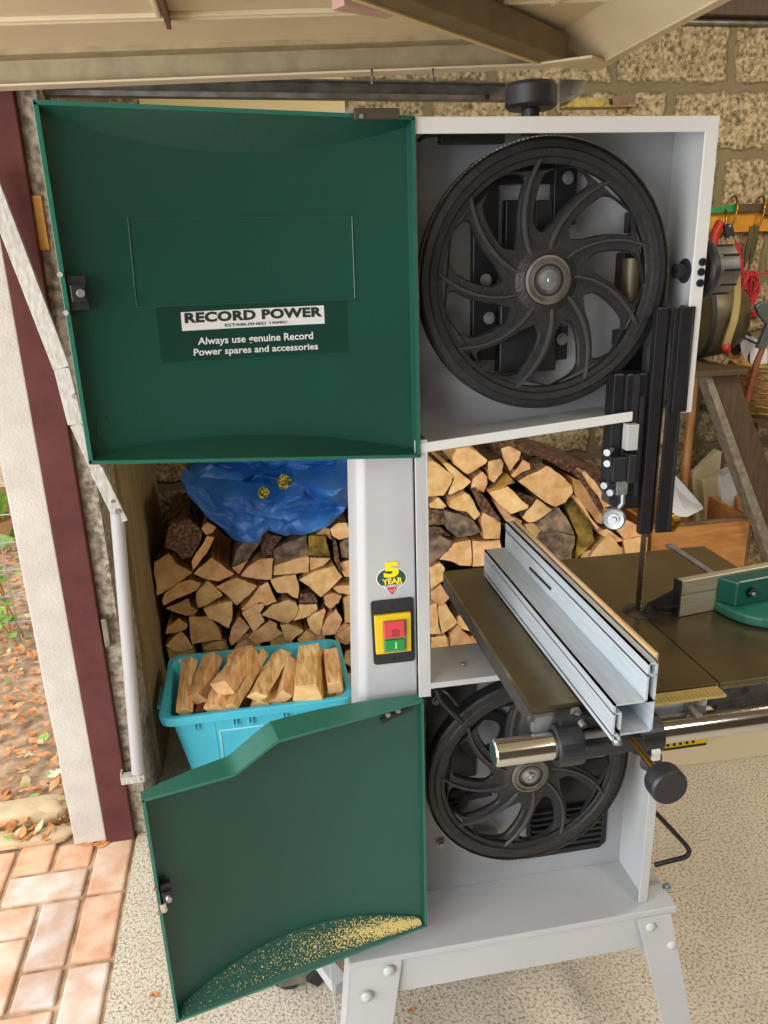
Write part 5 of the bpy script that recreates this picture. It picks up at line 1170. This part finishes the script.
# red secateurs and curved-blade saw hanging together
bm = B(); tube(bm, spline([at(721, 222, 'Y', 1.80), at(716, 232, 'Y', 1.80), at(713, 246, 'Y', 1.80), at(709, 262, 'Y', 1.80)], 5), lambda t: .018-.004*t, 12); tag(obj('red_tool_handle', bm, 'red', smooth=.8), 'red tool handle hanging from the hook board beside the saw cabinet', 'tool')
cs2 = thing('curved_pruning_saw', 'long curved olive-handled pruning tool hanging from the hook board', 'tool', at(725, 352, 'Y', 1.78))
bm = B(); sp_ = spline([at(729, 238, 'Y', 1.78), at(734, 262, 'Y', 1.71), at(737, 290, 'Y', 1.62), at(734, 318, 'Y', 1.56), at(728, 338, 'Y', 1.54), at(726, 346, 'Y', 1.54)], 6)
prev = None
for i, p in enumerate(sp_):
    q = [bm.verts.new(p+V((sx*.014, sy*.006, 0))) for sx, sy in ((-1, -1), (1, -1), (1, 1), (-1, 1))]
    if prev: bridge(bm, prev, q, 0, False)
    else: face(bm, q)
    prev = q
face(bm, prev); obj('handle_bow', bm, mat('olive_wood', '#8f7a4a', .5), cs2, bevel=.002)
bm = B(); tube(bm, [at(725, 344, 'Y', 1.54), at(727, 352, 'Y', 1.54)], .014, 12); obj('red_tip', bm, 'red', cs2)
bm = B(); prism(bm, [at(u, v, 'Y', 1.775) for u, v in ((725, 224), (733, 224), (735, 236), (731, 243), (726, 236))], (0, .016, 0)); obj('pivot', bm, 'rubber', cs2, bevel=.002)
bm = B(); p = at(729.5, 226, 'Y', 1.774); cyl(bm, p, p+V((0, -.004, 0)), .005, n=12); p = at(730.5, 238, 'Y', 1.772); cyl(bm, p, p+V((0, -.004, 0)), .007, n=12); obj('pivot_bolt', bm, 'steel', cs2)
bm = B(); prism(bm, [at(u, v, 'Y', 1.83) for u, v in ((734, 244), (741, 262), (742, 270), (737, 282), (735, 262))], (0, .05, 0)); tag(obj('orange_blade_cover', bm, mat('orange_plastic', '#cf5a1e', .5), bevel=.002), 'orange plastic sheath hanging behind the curved pruning tool', 'sheath')
bm = B()
for du in (0, 5): prism(bm, [at(u+du, v, 'Y', 1.80+.012*(du > 0)) for u, v in ((751, 226), (755, 226), (753, 242), (748, 262), (744, 270), (746, 250))], (0, .01, 0))
tag(obj('garden_shears', bm, 'olive', bevel=.002), 'dark garden shears hanging from the right-hand brass hook', 'tool')
bm = B(); c = at(747, 288, 'Y', 1.80); pts = []
for i in range(240):
    a = i*.5; pts.append(c+V((.045*math.cos(a)*(.55+.4*math.sin(i*.37)), -.012+.02*math.sin(i*.23), .065*math.sin(a)*(.7+.3*math.cos(i*.29)))))
tube(bm, pts, .0032, 5)
for k in range(3): tube(bm, spline([at(735+k*2, 240+2*k, 'Y', 1.82), at(740+k, 262, 'Y', 1.80), at(744+k, 280, 'Y', 1.80)], 4), .003, 5)
tube(bm, spline([at(740, 279, 'Y', 1.775), at(750, 275, 'Y', 1.77), at(768, 273, 'Y', 1.775)], 4), .0035, 5)
tube(bm, spline([at(745, 302, 'Y', 1.80), at(745, 312, 'Y', 1.80), at(752, 316, 'Y', 1.80)], 4), .004, 5)
tag(obj('cord_coil', bm, 'cord', smooth=1), 'bundle of red cord hanging on the wall beside the curved tool', 'cord')
bm = B(); prism(bm, [at(u, v, 'Y', 1.86) for u, v in ((751, 312), (757, 308), (761, 316), (755, 318))], (0, .02, 0)); tag(obj('red_clip', bm, 'red', bevel=.004), 'small red clip hanging just below the red cord bundle', 'clip')
# hatchet
hx_ = thing('hatchet', 'grey-headed hatchet with a red-brown handle leaning at the wicker basket', 'axe', at(746, 402, 'Y', 1.55))
bm = B(); tube(bm, [at(764, 345, 'Y', 1.55), at(757, 362, 'Y', 1.55), at(746, 402, 'Y', 1.55)], lambda t: .010+.003*t, 12); obj('axe_handle', bm, 'red_wood', hx_, smooth=.8)
bm = B(); prism(bm, [at(u, v, 'Y', 1.54) for u, v in ((756, 306), (762, 302), (785, 300), (785, 322), (771, 330), (767, 324), (760, 316))], (0, .02, 0)); prism(bm, [at(u, v, 'Y', 1.54) for u, v in ((768, 324), (775, 328), (764, 350), (758, 348))], (0, .022, 0)); obj('axe_head', bm, mat('grey_forged_steel', '#5c6468', .45, .5), hx_, bevel=.003)
# basket
bc = at(800, 372, 'Y', 1.72); bc = V((bc.x, 1.66, 0)); zt_b = at(768, 366, 'Y', 1.60).z; zb_b = at(768, 416, 'Y', 1.60).z
xl_b = at(741, 385, 'Y', 1.64).x
bk = thing('wicker_basket', 'golden wicker basket at the wall on the right edge', 'basket', (xl_b+.20, 1.70, zb_b))
bm = B(); lathe(bm, [(.0, 0), (.165, 0), (.19, (zt_b-zb_b)*.5), (.205, zt_b-zb_b), (.19, zt_b-zb_b), (.15, .02), (0, .02)], (xl_b+.20, 1.67, zb_b), (0, 0, 1), 48, 0, smooth=True); obj('basket_body', bm, 'wicker', bk, smooth=.7)
bm = B(); 
for k in range(7):
    z = zb_b+(zt_b-zb_b)*(k+.5)/7; r = .167+.036*(k+.5)/7; tube(bm, [V((xl_b+.20+(r+.003*math.cos(i*math.pi/2+k*math.pi))*math.cos(i*2*math.pi/64), 1.67+r*math.sin(i*2*math.pi/64), z+.002*math.sin(i*math.pi+k))) for i in range(65)], .0055, 6)
obj('basket_weave', bm, 'wicker', bk, smooth=1)
bm = B(); box(bm, xl_b-.01, xl_b+.42, 1.50, WY, zb_b-.02, zb_b-.001); tag(obj('wall_shelf', bm, 'beam'), 'dark shelf on the wall carrying the wicker basket', 'shelf')
bm = B(); prism(bm, [at(u, v, 'Y', 1.66) for u, v in ((741, 327), (759, 341), (768, 350), (768, 364), (754, 366), (744, 358), (741, 345))], (0, .012, .004)); 
obj_ = obj('paper_bag', bm, 'paper', bevel=.004); tag(obj_, 'crumpled white paper bag with dark print standing in the wicker basket', 'paper bag')
bm = B()
for pts in (((745, 331), (752, 335), (751, 337), (744, 333)), ((742, 336), (760, 344), (760, 346), (742, 338)), ((748, 356), (750, 352), (750, 364), (748, 360))): prism(bm, [at(u, v, 'Y', 1.657) for u, v in pts], (0, .002, 0))
pr_ = obj('dark_print', bm, 'print', obj_)
board([(733, 330), (741, 325), (743, 350), (736, 356), (731, 345)], 1.70, .03, 'rubber', 'dark_pouch', 'dark pouch in the basket left of the white paper bag', 'pouch')
board([(726, 350), (736, 346), (742, 354), (738, 360), (730, 357)], 1.72, .03, 'crate', 'brown_pouch', 'small brown leather pouch below the red tip of the curved tool', 'pouch')
bm = B(); prism(bm, [at(u, v, 'Y', 1.86) for u, v in ((706, 390), (708, 388), (710, 397), (704, 398))], (0, .006, 0)); tag(obj('red_tag', bm, 'red'), 'tiny red tag on the wall left of the brown brace', 'tag')
# yellow case and beige sheet on the floor
p = at(690, 749, 'Z', 0); xr = at(706, 746, 'Z', 0).x
ycs = thing('yellow_case', 'yellow plastic case with black slots on the floor behind the fence rail', 'case', (xr-.12, p.y+.08, 0))
bm = B(); box(bm, xr-.24, xr, p.y, p.y+.16, .012, .074); obj('case_body', bm, 'yellow_pl', ycs, bevel=.006)
bm = B(); box(bm, xr-.24, xr, p.y+.002, p.y+.158, 0, .012); 
for k in range(6): x = xr-.055-.022*k; box(bm, x, x+.009, p.y-.002, p.y+.004, .022, .056)
obj('case_slot', bm, 'black', ycs)
q = [at(640, 768, 'Z', .004), at(800, 752, 'Z', .004)]
bm = B(); prism(bm, [V((.60, q[0].y-.01, .001)), V((2.2, q[1].y-.03, .001)), V((2.2, 1.40, .001)), V((.60, 1.40, .001))], (0, 0, .004)); tag(obj('beige_sheet', bm, 'flat_beige'), 'plain beige sheet flat on the floor behind the saw', 'cardboard')  # plain beige area laid over the concrete
def litter(u, v, s, label):
    bm = B(); p = at(u, v, 'Z', .003); pts = [p+V((s*math.cos(a)*(1+.3*math.sin(3*a)), s*.6*math.sin(a), .002*math.sin(2*a))) for a in [i*math.pi/5 for i in range(10)]]; face(bm, pts); tag(obj('fallen_leaf', bm, 'leaf_dry', solid=.001), label, 'leaf')
litter(154, 995, .010, 'tiny dry leaf on the floor left of the lower green door'); litter(411, 1010, .008, 'small orange leaf on the floor between the stand legs'); litter(101, 844, .022, 'dry leaf at the foot of the red-brown jamb'); litter(88, 842, .02, 'dry leaf at the foot of the white pier')

# ================================================================== light
w = bpy.data.worlds.new('sky'); scn.world = w; w.use_nodes = True
bg = w.node_tree.nodes['Background']; bg.inputs['Color'].default_value = (.86, .93, 1, 1); bg.inputs['Strength'].default_value = 1.35
def area(name, loc, target, sx, sy, power, c):
    l = bpy.data.lights.new(name, 'AREA'); l.shape = 'RECTANGLE'; l.size, l.size_y = sx, sy; l.energy = power; l.color = c
    o = bpy.data.objects.new(name, l); col.objects.link(o); o.location = loc
    o.rotation_euler = (V(target)-V(loc)).to_track_quat('-Z', 'Y').to_euler(); return o
sl = bpy.data.lights.new('outdoor_fill', 'SUN'); sl.energy = 2.3; sl.angle = math.radians(50); sl.color = (1, .96, .9); so = bpy.data.objects.new('outdoor_fill', sl); col.objects.link(so); so.rotation_euler = V((.50, .25, -1)).to_track_quat('-Z', 'Y').to_euler()  # wide soft lamp added to brighten the ground outdoors
area('daylight_opening', (-2.4, -1.5, 1.5), (.2, .3, .9), 2.4, 1.8, 95, (.97, .99, 1))
area('ceiling_lamp', (.6, -1.6, 2.5), (.1, .1, .8), 1.2, .5, 34, (1, .97, .93))
area('garage_lamp', (1.7, .4, 2.5), (1.4, 1.2, 0), .5, .5, 26, (1, .88, .70))
scn.view_settings.view_transform = 'Standard'; scn.view_settings.look = 'None'; scn.view_settings.exposure = 0
for o in list(bpy.data.objects):
    if '_o' in o: del o['_o']
